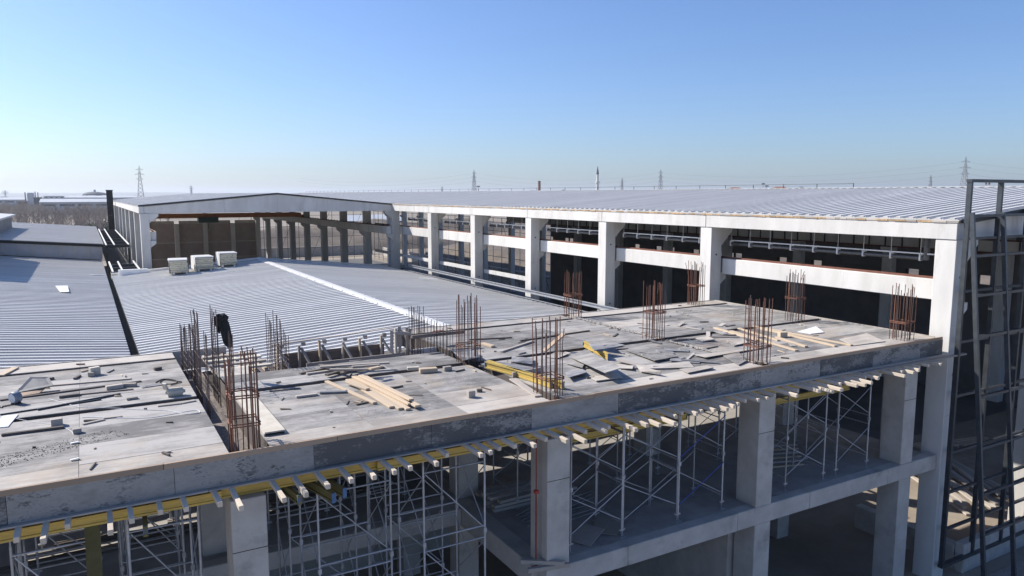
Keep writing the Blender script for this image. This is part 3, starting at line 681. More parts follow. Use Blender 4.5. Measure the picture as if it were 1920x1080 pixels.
# joists carrying the plywood across bays (fills the depth under panels) and trough sides
for xi, (x0, x1) in enumerate(TX):
    for yi, (y0, y1) in enumerate(TY):
        if xi == 1 and yi == 2: continue
        ya, yb = (y0, y1) if not (xi == 1 and yi == 1) else (19.62, 21.42)
        if yi == 0: ya += .25
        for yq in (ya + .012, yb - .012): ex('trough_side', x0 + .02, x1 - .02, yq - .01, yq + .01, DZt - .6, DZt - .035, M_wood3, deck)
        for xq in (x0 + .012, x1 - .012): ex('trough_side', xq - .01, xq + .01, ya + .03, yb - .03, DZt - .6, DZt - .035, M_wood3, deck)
# fascia: film-faced panels, pale ledge, brown battens
x = -9.35
while x < 26.0:
    x1 = min(x + 2.63, 26.15)
    f = box('fascia_panel', ((x + x1) / 2, DFY + .012 + random.uniform(-.006, .006), DZt - .36), (x1 - x - .008, .024, .52), M_fas, fwk)
    x = x1
x = -8.9
while x < 26.0:
    x1 = min(x + 3.3, 26.12)
    box('edge_batten', ((x + x1) / 2, DFY + .02, DZt - .045 + random.uniform(-.008, .006)), (x1 - x - .012, .055, .105), M_bat, fwk); x = x1
x = -9.0
while x < 26.0:
    x1 = min(x + random.uniform(3, 4), 26.2)
    box('ledge_board', ((x + x1) / 2, DFY - .01, DZt - .64 + random.uniform(-.004, .004)), (x1 - x - .01, .19, .03), M_wood2, fwk); x = x1
ex('end_board', 25.78, 25.82, 14.9, 25.5, DZt - .6, DZt + .03, M_plyp, fwk)
ex('back_board', -8, 3.8, 25.56, 25.6, DZt - .6, DZt + .02, M_plyp, fwk); ex('back_board', 9.7, 25.7, 25.56, 25.6, DZt - .6, DZt + .02, M_plyp, fwk)
# projecting joists
tips = [(-1.31, 14.40), (-.92, 14.12), (-.58, 14.55), (.06, 13.92), (.4, 14.25), (.87, 14.4), (1.29, 14.3), (1.86, 14.22), (2.17, 13.84), (2.94, 13.82), (3.36, 13.86), (3.84, 14.05),
        (4.33, 14.1), (4.79, 14.05), (5.25, 14.1), (5.62, 14.15), (6.2, 14.1), (6.62, 14.5), (7.27, 14.1), (7.53, 14.15), (7.83, 14.3), (8.21, 14.25), (-1.8, 14.2), (-2.4, 14.0), (-3, 14.3), (-3.7, 14.1)]
xx = 8.62
while xx < 25.2:
    tips.append((xx, random.choice([13.72, 13.8, 13.95, 14.05, 14.15, 14.3]))); xx += random.choice([.28, .36, .42, .46, .52])
for (tx, ty) in tips:
    dx = random.uniform(-.05, .05); ty -= .13; a = Vector((tx, ty, DZt - .705)); b = Vector((tx + dx, ty + 2.1, DZt - .705))
    plank('joist', a, b, .088, .098, M_joist, fwk, random.uniform(-.08, .08), bev=.006)
plank('joist', (21.3, 14.55, -5.66), (26.9, 14.42, -5.62), .14, .05, M_wood2, fwk)
# yellow timber beams carrying the joists
HB = {}
def h20(name, p, q, par=None, label=None, cat=None, group=None, m=None, tip=True):
    A, L = align(p, q); m = m or M_yel
    k = ('h20', m.name, round(L, 1))
    if k not in CACHE:
        pr = [(-.04, -.10), (.04, -.10), (.04, -.06), (.016, -.055), (.016, .055), (.04, .06), (.04, .10), (-.04, .10), (-.04, .06), (-.016, .055), (-.016, -.055), (-.04, -.06)]
        n = len(pr); Lr = round(L, 1)
        v = [(-Lr / 2, a, b) for a, b in pr] + [(Lr / 2, a, b) for a, b in pr]
        f = [list(range(n)), list(range(2 * n - 1, n - 1, -1))] + [[i, (i + 1) % n, (i + 1) % n + n, i + n] for i in range(n)]
        me = raw(v, f, m, 'h_beam'); bm = bmesh.new(); bm.from_mesh(me); bmesh.ops.recalc_face_normals(bm, faces=bm.faces[:]); bm.to_mesh(me); bm.free()
        CACHE[k] = me
    o = mk(name, CACHE[k], A, par)
    if label: tag(o, label, cat, group)
    if tip:
        for s, e in ((p, 1), (q, -1)):
            d = (Vector(q) - Vector(p)).normalized() * e
            s = Vector(s); pl = plank('end_cap', s - d * .006, s + d * .02, .086, .206, M_blue, o)
    return o
x = -9.0; k = 0
while x < 24.5:
    h20('formwork_beam', (x, 14.93 + .1 * (k % 2), DZt - .862), (x + 3.9, 14.93 + .1 * (k % 2), DZt - .862), fwk, tip=False); x += 3.55; k += 1
for yb in (18.6, 21.6):
    x = -8.0; k = 0
    while x < 23:
        h20('formwork_beam', (x, yb + .1 * (k % 2), DZt - .86), (x + 3.9, yb + .1 * (k % 2), DZt - .86), fwk, tip=False); x += 3.6; k += 1
for x in [-6 + 1.25 * i for i in range(25)]: plank('cross_joist', (x, 15.9, DZt - .72 - .005), (x, 25.2, DZt - .725), .08, .09, M_wood2, fwk)
# loose yellow-green beams lying across, ends poking out of the front
M_olive = mat('olive_beam', (.13, .11, .03), (.20, .165, .06), 4, .75, coord='gen', stretch=(2, 10, 6), rand=.15)
for i, (a, b, lab) in enumerate((((4.05, 14.3), (3.3, 17.2), 'left of the two olive formwork beams poking out side by side'), ((4.32, 14.45), (3.62, 17.2), 'right of the two olive formwork beams poking out side by side'),
                    ((3.42, 14.55), (3.0, 17.2), 'short olive formwork beam poking out beside the pair'), ((.62, 14.55), (.75, 17.2), 'single olive formwork beam with blue end below left deck'))):
    h20('loose_formwork_beam', (a[0], a[1], -6.12), (b[0], b[1], -6.08), None, lab, 'beam', 'loose olive beams', M_olive)
h20('loose_formwork_beam', (10.5, 16.0, -6.55), (15.2, 16.0, -6.55), None, 'front long yellow beam lying on shoring towers under the deck', 'beam', 'shored yellow beams')
h20('loose_formwork_beam', (10.7, 16.4, -6.55), (15.4, 16.4, -6.55), None, 'rear long yellow beam lying on shoring towers under the deck', 'beam', 'shored yellow beams')
h20('loose_formwork_beam', (18.7, 15.9, -6.6), (22.6, 15.9, -6.6), None, 'yellow beam on the shoring tower nearest the right concrete columns', 'beam', 'shored yellow beams')
tag(plank('olive_board', (-.22, 15.0, -5.98), (-.26, 15.15, -8.2), .25, .04, mat('olive_board_dark', (.07, .062, .02), (.10, .09, .035), 4, .85)), 'wide olive board hanging upright below the left deck', 'board')

# ---- shoring towers
def tower(label, x0, x1, y0, y1, zb, zt, swap=False, blue=False):
    t = thing('shoring_tower', label, 'scaffold', ((x0 + x1) / 2, (y0 + y1) / 2, zb), 'shoring towers under the deck')
    n = max(1, round((zt - zb - .5) / 1.75)); dz = (zt - zb - .55) / n
    for x in (x0, x1):
        for y in (y0, y1):
            rod('post', (x, y, zb + .2), (x, y, zt - .25), .026, M_galv, t, 8)
            rod('jack', (x, y, zb), (x, y, zb + .3), .017, M_galv, t); rod('jack', (x, y, zt - .3), (x, y, zt), .017, M_galv, t)
            box('base_plate', (x, y, zb + .008), (.14, .14, .012), M_galv, t)
            for kk in range(1, n): box('coupler', (x, y, zb + .3 + dz * kk), (.075, .075, .12), M_galv, t)
            box('jack_nut', (x, y, zb + .22), (.16, .05, .05), M_galv, t)
            box('u_head', (x, y, zt - .01), (.16, .12, .02), M_galv, t)
    for k in range(n):
        za = zb + .3 + dz * k
        for yy_ in ((y0, y1) if not swap else (None,)):
            if not swap:
                for z in (za + .12, za + dz - .18): rod('rung', (x0, yy_, z), (x1, yy_, z), .022, M_galv, t)
                if yy_ == y0: rod('diagonal', (x0 + .05, yy_, za + dz - .22), (x1 - .1, yy_, za + .16), .016, M_galv, t)
        if swap:
            for xx_ in (x0, x1):
                for z in (za + .12, za + dz - .18): rod('rung', (xx_, y0, z), (xx_, y1, z), .02, M_galv, t)
            for j, yy_ in enumerate((y0, y1)):
                mm = M_scb if blue and j == 0 else M_galv
                rod('cross_brace', (x0, yy_ - .03, za + .2), (x1, yy_ - .03, za + dz - .25), .014, mm, t); rod('cross_brace', (x0, yy_ + .03, za + dz - .25), (x1, yy_ + .03, za + .2), .014, M_galv, t)
        else:
            for xx_ in (x0, x1):
                rod('cross_brace', (xx_ - .03, y0, za + .2), (xx_ - .03, y1, za + dz - .25), .014, M_galv, t); rod('cross_brace', (xx_ + .03, y0, za + dz - .25), (xx_ + .03, y1, za + .2), .014, M_galv, t)
ZT = DZt - .965
TL = [(-4.2, -2.8, 'beyond the left frame edge'), (-1.5, -.2, 'at the left edge under the deck'), (.35, 1.6, 'left of the leftmost full column'), (3.97, 5.62, 'right of the leftmost column'), (6.43, 8.03, 'left of the red-propped column')]
for (a, b, nm) in TL:
    tower(f'front tall shoring tower {nm}', a, b, 15.3, 16.9, -H, ZT)
    tower(f'rear tall shoring tower {nm}', a - .1, b - .1, 17.6, 18.9, -H, ZT)
    if a > -4: tower(f'back-row short shoring tower {nm}', a, b, 20.6, 22.2, SZ, ZT)
TR = [(10.57, 12.27, 'first bay beside the red-propped column', 0), (14.32, 16.05, 'left of the middle column', 1), (18.83, 20.67, 'right of the middle column', 0), (21.3, 22.94, 'left of the right column', 0)]
for (a, b, nm, bl) in TR:
    tower(f'front shoring tower on the lower slab, {nm}', a, b, 15.3, 16.5, SZ, ZT, True, bool(bl))
    tower(f'rear shoring tower on the lower slab, {nm}', a + .2, b + .2, 18.4, 19.9, SZ, ZT, True)
tower('narrow shoring tower linking the first two bays on the lower slab', 12.32, 14.28, 15.32, 16.52, SZ, ZT, True)
for i, (x, y, nm) in enumerate(((9.35, 15.1, 'red steel prop against the left face of the second column'),)):
    t = thing('steel_prop', nm, 'prop', (x, y, SZ - .0)); 
    rod('outer_tube', (x, y - .05, SZ + .006), (x, y - .05, SZ + 2.0), .022, M_redp, t, 8); rod('inner_tube', (x, y - .05, SZ + 2.0), (x, y - .05, ZT), .017, M_redp, t, 8)
    box('base_plate', (x, y - .05, SZ + .012), (.16, .16, .012), M_red, t); box('collar', (x, y - .05, SZ + 2.0), (.1, .1, .08), M_red, t)
for i, (x, y, nm) in enumerate(((25.2, 16.3, 'thin galvanised prop between right column and hall corner column'), (13.0, 21.5, 'galvanised prop at the back of the lower slab'), (17.0, 21, 'galvanised prop behind the middle column'), (23.2, 21.0, 'galvanised prop behind the right column'))):
    t = thing('steel_prop', nm, 'prop', (x, y, SZ))
    rod('outer_tube', (x, y, SZ), (x, y, SZ + 2.2), .03, M_galv, t, 8); rod('inner_tube', (x, y, SZ + 2.2), (x, y, ZT), .022, M_galv, t, 8)
    box('base_plate', (x, y, SZ + .012), (.16, .16, .012), M_galv, t)
# timber, sheets and rods lying on the lower slab
for k in range(16):
    a = random.uniform(.0, .5); x = 10.3 + random.uniform(0, .6); y = 16.6 + random.uniform(0, 1.2); L = random.uniform(1.6, 3.0)
    tag(rod('steel_rod', (x, y, SZ + .02 + .018 * (k % 6)), (x + L * math.cos(a), y + L * math.sin(a), SZ + .03 + .018 * (k % 6)), .012, M_galv), 'thin steel rod in the loose bundle on the lower slab', 'rod', 'rod bundle on the lower slab')
for i, (c, nm) in enumerate((((11.4, 15.75), 'left of two grey board sheets lying by the lower slab edge'), ((12.25, 15.95), 'right of two grey board sheets lying by the lower slab edge'))):
    r = .5 + .3 * i; pts = []
    for sx, sy in ((-.45, -.35), (.45, -.35), (.45, .35), (-.45, .35)):
        pts.append((c[0] + sx * math.cos(r) - sy * math.sin(r), c[1] + sx * math.sin(r) + sy * math.cos(r), SZ + .05 + (.12 if sx > 0 else 0) * (1 - i * .4)))
    tag(poly('board_sheet', pts, .02, M_wood2), nm, 'board')
for k in range(12):
    x = 9.95 + random.uniform(0, .3); y = 18.5 + .35 * (k // 3); z = SZ + .06 + .11 * (k % 3)
    tag(plank('timber_plank', (x, y, z), (x + 2.6 + random.uniform(-.4, .4), y + random.uniform(-.2, .2), z), .2, .09, M_wood2), 'weathered plank in the stack deep on the lower slab', 'plank', 'slab timber stack planks')
for k in range(6):
    x = 19.2 + .1 * k; tag(plank('timber_plank', (19.3 + .35 * k, 17.1 + .3 * k, SZ + .03), (21.2 + .3 * k, 16.5 + .3 * k, SZ + .03), .1, .05, M_wood2 if k % 2 else M_wood), 'scattered plank on the lower slab behind the right shoring towers', 'plank', 'scattered planks on the lower slab')
for k, (a, b) in enumerate((((9.02, 14.9), (10.1, 14.62)), ((9.0, 15.2), (9.9, 14.58)))):
    tag(plank('clamp_timber', (a[0], a[1], SZ + .08 + .11 * k), (b[0], b[1], SZ + .08 + .11 * k), .1, .1, M_wood2), ['lower', 'upper'][k] + ' short timber at the foot of the red-propped column', 'timber')
# timber pile and boards seen deep under the deck at left, lying on the yard
for k in range(10):
    x = -3 + .9 * k
    tag(plank('yard_board', (x, 21.5 + .25 * (k % 3), SZ + .05 + .09 * (k % 3)), (x + 2.8, 21.6 + .2 * (k % 2), SZ + .05 + .09 * (k % 3)), .24, .05, M_wood2 if k % 2 else M_wood3), 'board in the rough pile on the back slab under the deck', 'board', 'back slab board pile')

# ================================================================== REBAR
def bars_thing(label, pts, hts, zb, m, par_rings=(), mesh=None, r=.0125, lean=0.02, name='rebar_cage', grp='rebar starter cages on the deck'):
    c = sum((Vector((p[0], p[1], 0)) for p in pts), Vector()) / len(pts)
    t = thing(name, label, 'rebar', (c.x, c.y, zb), grp)
    for (p, hgt) in zip(pts, hts):
        a = Vector((p[0], p[1], zb)); b = a + Vector((random.gauss(0, lean * 1.5), random.gauss(0, lean * 1.5), hgt)); mm = m if random.random() < .75 else M_rebd
        if random.random() < .14:       # a bar bent near its top
            k_ = a.lerp(b, random.uniform(.72, .88)); e_ = b + Vector((random.gauss(0, .06), random.gauss(0, .06), -.02))
            rod('bar', a, k_, r, mm, t, 6); rod('bar', k_, e_, r, mm, t, 6)
        else: rod('bar', a, b, r, mm, t, 6)
    for (x0, x1, y0, y1, z) in par_rings:
        q = [(x0, y0), (x1, y0), (x1, y1), (x0, y1)]
        for i in range(4):
            a, b = q[i], q[(i + 1) % 4]
            rod('tie', (a[0], a[1], z), (b[0], b[1], z + random.uniform(-.02, .02)), .014, m, t)
    return t
def ring(x, y, wx, wy, n):
    per = [( -wx + 2 * wx * i / n, -wy) for i in range(n + 1)] + [(-wx + 2 * wx * i / n, wy) for i in range(n + 1)] + [(-wx, -wy + 2 * wy * i / n) for i in range(1, n)] + [(wx, -wy + 2 * wy * i / n) for i in range(1, n)]
    return [(x + a + random.gauss(0, .012), y + b + random.gauss(0, .012)) for a, b in per]
def cage(label, x, y, m=M_reb, wx=.25, wy=.27, n=4, hgt=1.95, rz=.42, rz2=None):
    pts = ring(x, y, wx, wy, n); zb = DZt - .7
    hts = [hgt + .7 + random.choice([0, 0, 0, -.25]) + random.uniform(-.14, .07) for _ in pts]
    rings = []
    for z in (rz,) + ((rz2,) if rz2 else ()):
        for dz in (0, .05): rings.append((x - wx - .02, x + wx + .02, y - wy - .02, y + wy + .02, DZt + z + dz))
    return bars_thing(label, pts, hts, zb, m, rings)
cage('rusty rebar cage at the deck front, nearest the wide trough', 2.55, 15.35, hgt=1.93, rz=.42, rz2=1.0)
cage('rusty rebar cage at the deck front beside the yellow beam', 9.86, 15.3, hgt=1.95, rz=.45)
cage('rusty rebar cage at the deck front among the pale planks', 17.25, 15.25, hgt=1.95, rz=.5)
cage('rusty rebar cage at the front right corner of the deck', 24.4, 15.25, hgt=1.9, rz=.6)
cage('rusty rebar cage mid deck behind the loose plywood sheets', 16.95, 19.55, hgt=2.0, rz=.95)
cage('rusty rebar cage mid deck close to the right edge', 24.4, 19.75, hgt=2.0, rz=.9)
cage('rusty rebar cage at back right corner before pale hall column', 24.1, 25.0, hgt=1.95, rz=.85)
cage('rusty rebar cage at the back edge near the steel channels', 17.2, 24.9, hgt=1.9, rz=.9)
cage('rusty rebar cage mid deck left of the yellow beam end', 9.75, 19.6, hgt=2.0, rz=.5)
# dark wall cages round the opening
def grid_cage(label, x, y0, y1, zb, hgt, m, nx=2, step=.18, wx=.12, hz=.2, slope=0.0):
    n = max(2, int((y1 - y0) / step)); pts = []; hts = []
    for i in range(n + 1):
        yv = y0 + (y1 - y0) * i / n
        for s in (-1, 1):
            pts.append((x + s * wx, yv)); hts.append(hgt + slope * (i / n) + random.uniform(-.08, .05))
    t = bars_thing(label, pts, hts, zb, m, (), r=.010, lean=.012, grp='wall rebar round the deck opening')
    z = zb + .25
    while z < zb + hgt + slope * .4 - .35:
        for s in (-1, 1): rod('stirrup', (x + s * wx, y0 - .03, z), (x + s * wx, y1 + .03, z), .007, m, t)
        z += hz
    return t
grid_cage('dark wall rebar at far left of the opening, behind the trough', 2.45, 22.9, 24.6, -6.0, 2.25, M_rebd, slope=-.2)
grid_cage('tallest dark wall rebar, carrying the black jacket', 2.62, 20.4, 21.7, -6.0, 2.95, M_rebd, wx=.22, hz=.5)
grid_cage('low dark rebar row between jacket rebar and front cage', 2.75, 19.5, 20.1, -6.0, 2.5, M_rebd, wx=.3, hz=.6, step=.2)
grid_cage('dark mesh-like rebar wall left of the opening', 4.8, 21.6, 23.4, -6.2, 2.15, M_rebd, hz=.13, slope=.45)
def row_cage(label, x0, x1, y, zb, hgt, m, n, slope=0):
    pts = []; hts = []
    for i in range(n + 1):
        for s in (-1, 1): pts.append((x0 + (x1 - x0) * i / n, y + s * .1)); hts.append(hgt + slope * i / n + random.uniform(-.1, .05))
    t = bars_thing(label, pts, hts, zb, m, (), r=.010, lean=.012, grp='wall rebar round the deck opening')
    for z in (zb + .5, zb + .9, zb + 1.35):
        for s in (-1, 1): rod('stirrup', (x0 - .03, y + s * .1, z), (x1 + .03, y + s * .1, z), .008, m, t)
row_cage('dark square rebar cage right of the opening', 8.95, 9.35, 22.2, -6.0, 2.4, M_rebd, 4)
grid_cage('long dark rebar row right of the opening', 9.75, 20.9, 23.6, -5.9, 1.75, M_rebd, step=.24, slope=.1, hz=.8)
# black jacket hung over the tall rebar
def jacket():
    Yj = 21.0; base = PY(415, 650, Yj)
    t = thing('work_jacket', 'black jacket hanging on the tall dark rebar', 'jacket', (base.x, base.y, base.z))
    vd = Vector((math.sin(YAW - .37), math.cos(YAW - .37), 0))          # cloth faces roughly out over the deck front
    def panel(name, outline, dep, seed, th=.05):
        P = [PY(x, y, Yj) for x, y in outline]; c = sum(P, Vector()) / len(P); n = len(P); v = []; f = []
        rings = 4
        for side in (-1, 1):
            for r in range(rings):
                k = 1 - r / rings
                for q in P:
                    d = (q - c) * k; b = th * (1 - k * k) + .05 * mnoise.noise((d.x * 7 + seed, d.z * 2.2, side * 3.1)) * (1 - k * .4)
                    v.append(d + vd * (side * (.012 + max(0, b)) + dep + .04 * mnoise.noise((d.x * 9, d.z * 1.5, seed))))
            v.append(vd * (side * (th + .012) + dep))
        m1 = rings * n + 1
        for s_ in (0, 1):
            o_ = s_ * m1
            for r in range(rings - 1):
                for i in range(n): f.append([o_ + r * n + i, o_ + r * n + (i + 1) % n, o_ + (r + 1) * n + (i + 1) % n, o_ + (r + 1) * n + i])
            for i in range(n): f.append([o_ + (rings - 1) * n + i, o_ + (rings - 1) * n + (i + 1) % n, o_ + rings * n])
        for i in range(n): f.append([i, (i + 1) % n, m1 + (i + 1) % n, m1 + i])
        me = raw(v, f, M_cloth, name); bm = bmesh.new(); bm.from_mesh(me); bmesh.ops.recalc_face_normals(bm, faces=bm.faces[:]); bm.to_mesh(me); bm.free()
        mk(name, me, Matrix.Translation(c), t)
    panel('body', ((409, 596), (413, 592), (423, 597), (429, 603), (432, 614), (435, 630), (437, 646), (436, 651), (433, 649), (430, 657), (426, 650), (421, 646), (418, 640), (415, 628), (411, 615), (408, 605)), -.06, 1.3)
    panel('sleeve', ((401, 597), (404, 592), (408, 594), (410, 604), (412, 614), (413, 626), (409, 624), (406, 616), (403, 610), (401, 604)), .02, 4.2, .04)
    panel('collar', ((405, 590), (409, 587), (414, 588), (420, 586), (424, 589), (429, 593), (427, 599), (422, 603), (416, 603), (411, 600), (407, 595)), -.10, 7.7, .07)
jacket()

# ================================================================== TIMBER FRAMING AT THE OPENING
op = thing('opening_formwork', 'rough timber formwork frame along the back of the deck opening', 'formwork', (6.8, 23.5, DZt - .9))
pa, pb = PZ(560, 668, -4.62), PZ(742, 643, -4.62)
A0, A1 = Vector((4.9, 24.0, -4.72)), Vector((8.85, 24.15, -4.68))
plank('top_rail', A0 + Vector((0, 0, -.05)), A1 + Vector((.3, .1, .06)), .1, .028, M_wood2, op)
for k in range(6):
    c = A0.lerp(A1, (k + .3) / 5.6); plank('stud', (c.x, c.y, -6.0), (c.x + random.uniform(-.08, .08), c.y, -4.78 - random.uniform(0, .15)), .08, .07, M_wood2 if k % 2 else M_wood, op)
    plank('strut', (c.x + .05, c.y - .02, -4.95), (c.x + .3, c.y - .55, -5.6), .08, .05, M_wood2, op)
    box('block', (c.x + .12, c.y - .05, -4.82), (.12, .12, .12), M_wood2, op)
ex('form_board', 5.3, 8.8, 24.25, 24.29, -6.2, -5.15, M_wood3, op)
ex('form_board', 5.6, 8.8, 22.3, 22.34, -6.4, -5.1, M_wood2, op)
ex('opening_floor', 4.0, 9.5, 21.5, 25.4, -8.6, -8.5, M_wood3, op)
# upright boards by the dark cage
ub = thing('upright_boards', 'bundle of upright timbers standing beside the square rebar cage', 'timber', (8.6, 22.5, -5.6))
for k in range(5):
    plank('stud', (8.35 + .17 * k, 22.35 + .05 * k, -5.6), (8.4 + .13 * k + (.25 if k == 3 else 0), 22.4, -4.35 + .06 * (k % 3)), .09, .07, M_wood2, ub)
plank('cap', (8.45, 22.3, -4.42), (9.0, 22.3, -4.5), .1, .1, M_wood2, ub)
ex('white_board', 9.02, 10.6, 22.35, 22.39, -6.0, -5.05, M_white, ub)
# joist grid at the left side of the opening
jg = thing('open_joist_grid', 'open timber joist grid between the two left rebar walls', 'formwork', (3.6, 23.5, DZt - .5))
for k in range(4): plank('ledger', (2.95, 22.5 + .75 * k, -5.06 - .02 * k), (4.6, 22.55 + .75 * k, -5.06 - .02 * k), .22, .06, M_wood2 if k % 2 else M_cream, jg)
for k in range(6): plank('cross_joist', (3.05 + .28 * k, 22.4, -5.2), (3.05 + .28 * k, 25.3, -5.2), .08, .1, M_joist, jg)
ex('soffit', 2.9, 4.65, 22.4, 25.4, -5.75, -5.7, M_wood3, jg)
# cream beam form lying in the wide trough
bf = thing('beam_form', 'long cream box of formwork lying in the wide trough by front cage', 'formwork', (3.3, 17, DZt - .4))
ex('top_board', 2.98, 3.40, 15.5, 19.2, DZt + .06, DZt + .09, M_cream, bf); ex('side_board', 2.96, 2.99, 15.5, 19.2, DZt - .45, DZt + .06, M_plyp, bf); ex('side_board', 3.39, 3.42, 15.5, 19.2, DZt - .008, DZt + .06, M_plyp, bf)
# trough floors and rebar lying in beam troughs
ex('trough_floor', 2.2, 2.95, 14.95, 25.4, DZt - .62, DZt - .60, M_wood3, fwk)
# rough concrete ribs across seams (poured strips)
def rubble_strip(name, label, p, q, wdt, n, m, size=.02):
    v = []; f = []; p, q = Vector(p), Vector(q); d = (q - p).normalized(); s = Vector((-d.y, d.x, 0))
    for i in range(n):
        c = p.lerp(q, random.random()) + s * random.uniform(-wdt, wdt); a = random.uniform(.5, 1) * size; b = len(v)
        for dz in (0, 1):
            for sx, sy in ((-1, -1), (1, -1), (1, 1), (-1, 1)):
                v.append(tuple(c - p + Vector((sx * a * random.uniform(.5, 1), sy * a * random.uniform(.5, 1), dz * a * random.uniform(.5, 1.1)))))
        f += [[b + 4, b + 5, b + 6, b + 7], [b, b + 1, b + 5, b + 4], [b + 1, b + 2, b + 6, b + 5], [b + 2, b + 3, b + 7, b + 6], [b + 3, b, b + 4, b + 7]]
    o = mk(name, raw(v, f, m, name), Matrix.Translation(p)); o['label'] = label; o['category'] = 'rubble'
    return stuff(o)
rubble_strip('concrete_crumbs', 'crumbled concrete along the deck seam behind mid rebar cage', (17.22, 19.9, DZt), (17.22, 24.6, DZt), .09, 420, M_con, .035)
rubble_strip('concrete_crumbs', 'crumbled concrete along the deck seam before mid rebar cage', (17.22, 16.4, DZt), (17.22, 19.2, DZt), .08, 260, M_con, .035)
rubble_strip('sawdust_crumbs', 'dark crumbs strewn over the left deck bay', (-1.8, 16.4, DZt), (.4, 17.4, DZt), .34, 600, M_black, .011)
rubble_strip('concrete_crumbs', 'fine crumbs strewn on the deck beside pale boards', (5, 16, DZt), (9, 17.8, DZt), .9, 600, M_wood2, .009)
ex('trough_cover', 17.06, 17.41, 15.4, 19.3, DZt - .06, DZt - .035, M_plyp, deck); ex('trough_cover', 17.06, 17.41, 19.7, 25.3, DZt - .05, DZt - .028, M_plyp, deck)

# ================================================================== LOOSE THINGS ON THE DECK
def D(x, y, z=0.0): return PZ(x, y, DZt + z)
def dplank(name, label, p, q, wd=.10, th=.05, m=M_wood2, z=0.0, cat='plank', group=None, zq=None):
    a = D(*p, z); b = D(*q, z if zq is None else zq); a.z = DZt + .004 + th / 2 + z; b.z = DZt + .004 + th / 2 + (z if zq is None else zq)
    return tag(plank(name, a, b, wd, th, m, None, 0, bev=min(.006, th * .15)), label, cat, group)
for k, (p, q, wd, z, lab) in enumerate((
        ((612, 717), (703, 758), .11, 0, 'outermost pale board on left of the new timber heap'), ((652, 714), (735, 766), .13, 0, 'second pale board from left in the new timber heap'),
        ((660, 713), (752, 769), .13, 0, 'third pale board in the new timber heap'), ((668, 710), (766, 770), .13, 0, 'pale board ending at the heap front corner'),
        ((664, 708), (770, 760), .15, .055, 'wide upper pale board on the new timber heap'), ((680, 706), (784, 764), .15, .055, 'rightmost upper pale board on the new timber heap'),
        ((676, 706), (772, 752), .14, .11, 'topmost pale board on the new timber heap'), ((650, 718), (690, 732), .12, .06, 'short orange-tinged board end on the new timber heap'))):
    dplank('timber_board', lab, p, q, wd, .05, M_wood, z, 'board', 'new timber heap')
# yellow beam
a = D(911, 683, .12); b = D(1056, 722, .12)
h20('loose_formwork_beam', (a.x, a.y, DZt + .115), (b.x, b.y, DZt + .115), None, 'bright yellow formwork beam lying on the deck through front cage', 'beam', 'yellow beams on the deck')
h20('loose_formwork_beam', (a.x + .12, a.y + .12, DZt + .115), (b.x - .2, b.y + .25, DZt + .115), None, 'second yellow formwork beam lying just behind the bright one', 'beam', 'yellow beams on the deck')
a = D(1095, 645, .1); b = D(1142, 670, .1)
h20('loose_formwork_beam', (a.x, a.y, DZt + .112), (b.x, b.y, DZt + .112), None, 'yellow beam half hidden under dark plywood sheets', 'beam', 'yellow beams on the deck')
dplank('timber_plank', 'pale plank on its edge before the yellow beam', (961, 708), (1018, 697), .06, .14, M_wood2, 0)
dplank('timber_plank', 'broad grey plank lying diagonally by front cage base', (961, 712), (1010, 745), .2, .04, M_wood2, 0)
# dark plank pile
for k, (p, q, z, m, wd) in enumerate((((600, 690), (730, 682), .16, M_wood2, .14), ((618, 695), (698, 694), .22, M_wood2, .14), ((562, 702), (614, 692), 0, M_wood3, .12), ((575, 703), (640, 694), .0, M_wood2, .12), ((612, 705), (668, 690), .05, M_wood3, .14),
        ((640, 702), (690, 686), .1, M_wood3, .12), ((600, 686), (650, 700), .1, M_wood3, .12), ((660, 690), (712, 686), .27, M_wood2, .1), ((630, 698), (720, 690), .0, M_wood3, .2), ((608, 688), (700, 684), .05, M_wood3, .2), ((693, 694), (712, 690), .28, M_wood, .14))):
    dplank('timber_plank', 'weathered plank in the dark heap by the deck opening' if k < 10 else 'pale offcut on top of the dark plank heap', p, q, wd, .05, m, z, 'plank', 'dark plank heap by the opening' if k < 10 else None)
# offcut blocks
for (px, py, sx, sy, sz, m, lab) in ((775, 694, .35, .14, .09, M_cream, 'small pale timber block beside the long trough'), (803, 698, .5, .22, .12, M_wood, 'large pale timber offcut on the middle bay'), (839, 695, .24, .14, .12, M_wood2, 'squat grey block left of the mid rebar cage'),
        (883, 745, .18, .16, .17, M_wood2, 'lone cube of timber on the front bay'), (899, 735, .14, .1, .08, M_wood3, 'tiny dark lump behind the lone timber cube'), (178, 703, .26, .16, .22, M_cream, 'upright pale block on left rear bay'), (172, 706, .16, .12, .12, M_wood2, 'low block leaning at the upright pale block'),
        (296, 694, .2, .12, .08, M_wood3, 'dark clod near the rear trough'), (107, 798, .22, .2, .16, M_wood2, 'small cube block on the left front bay'), (145, 812, .16, .14, .10, M_wood2, 'little block near the dark crumbs'), (1467, 632, .28, .2, .18, M_wood, 'pale block between the long pale planks'),
        (215, 729, .4, .16, .1, M_wood2, 'flat offcut on the orange-stained plywood'), (243, 725, .34, .14, .09, M_wood2, 'offcut at right end of the orange stain'), (1225, 700 - 80, .01, .01, .01, M_wood, '')):
    if not lab: continue
    c = D(px, py); tag(box('timber_block', (c.x, c.y, DZt + .005 + sz / 2), (sx, sy, sz), m, None, random.uniform(-.4, .4), bev=.008), lab, 'block', 'timber offcuts on the deck')
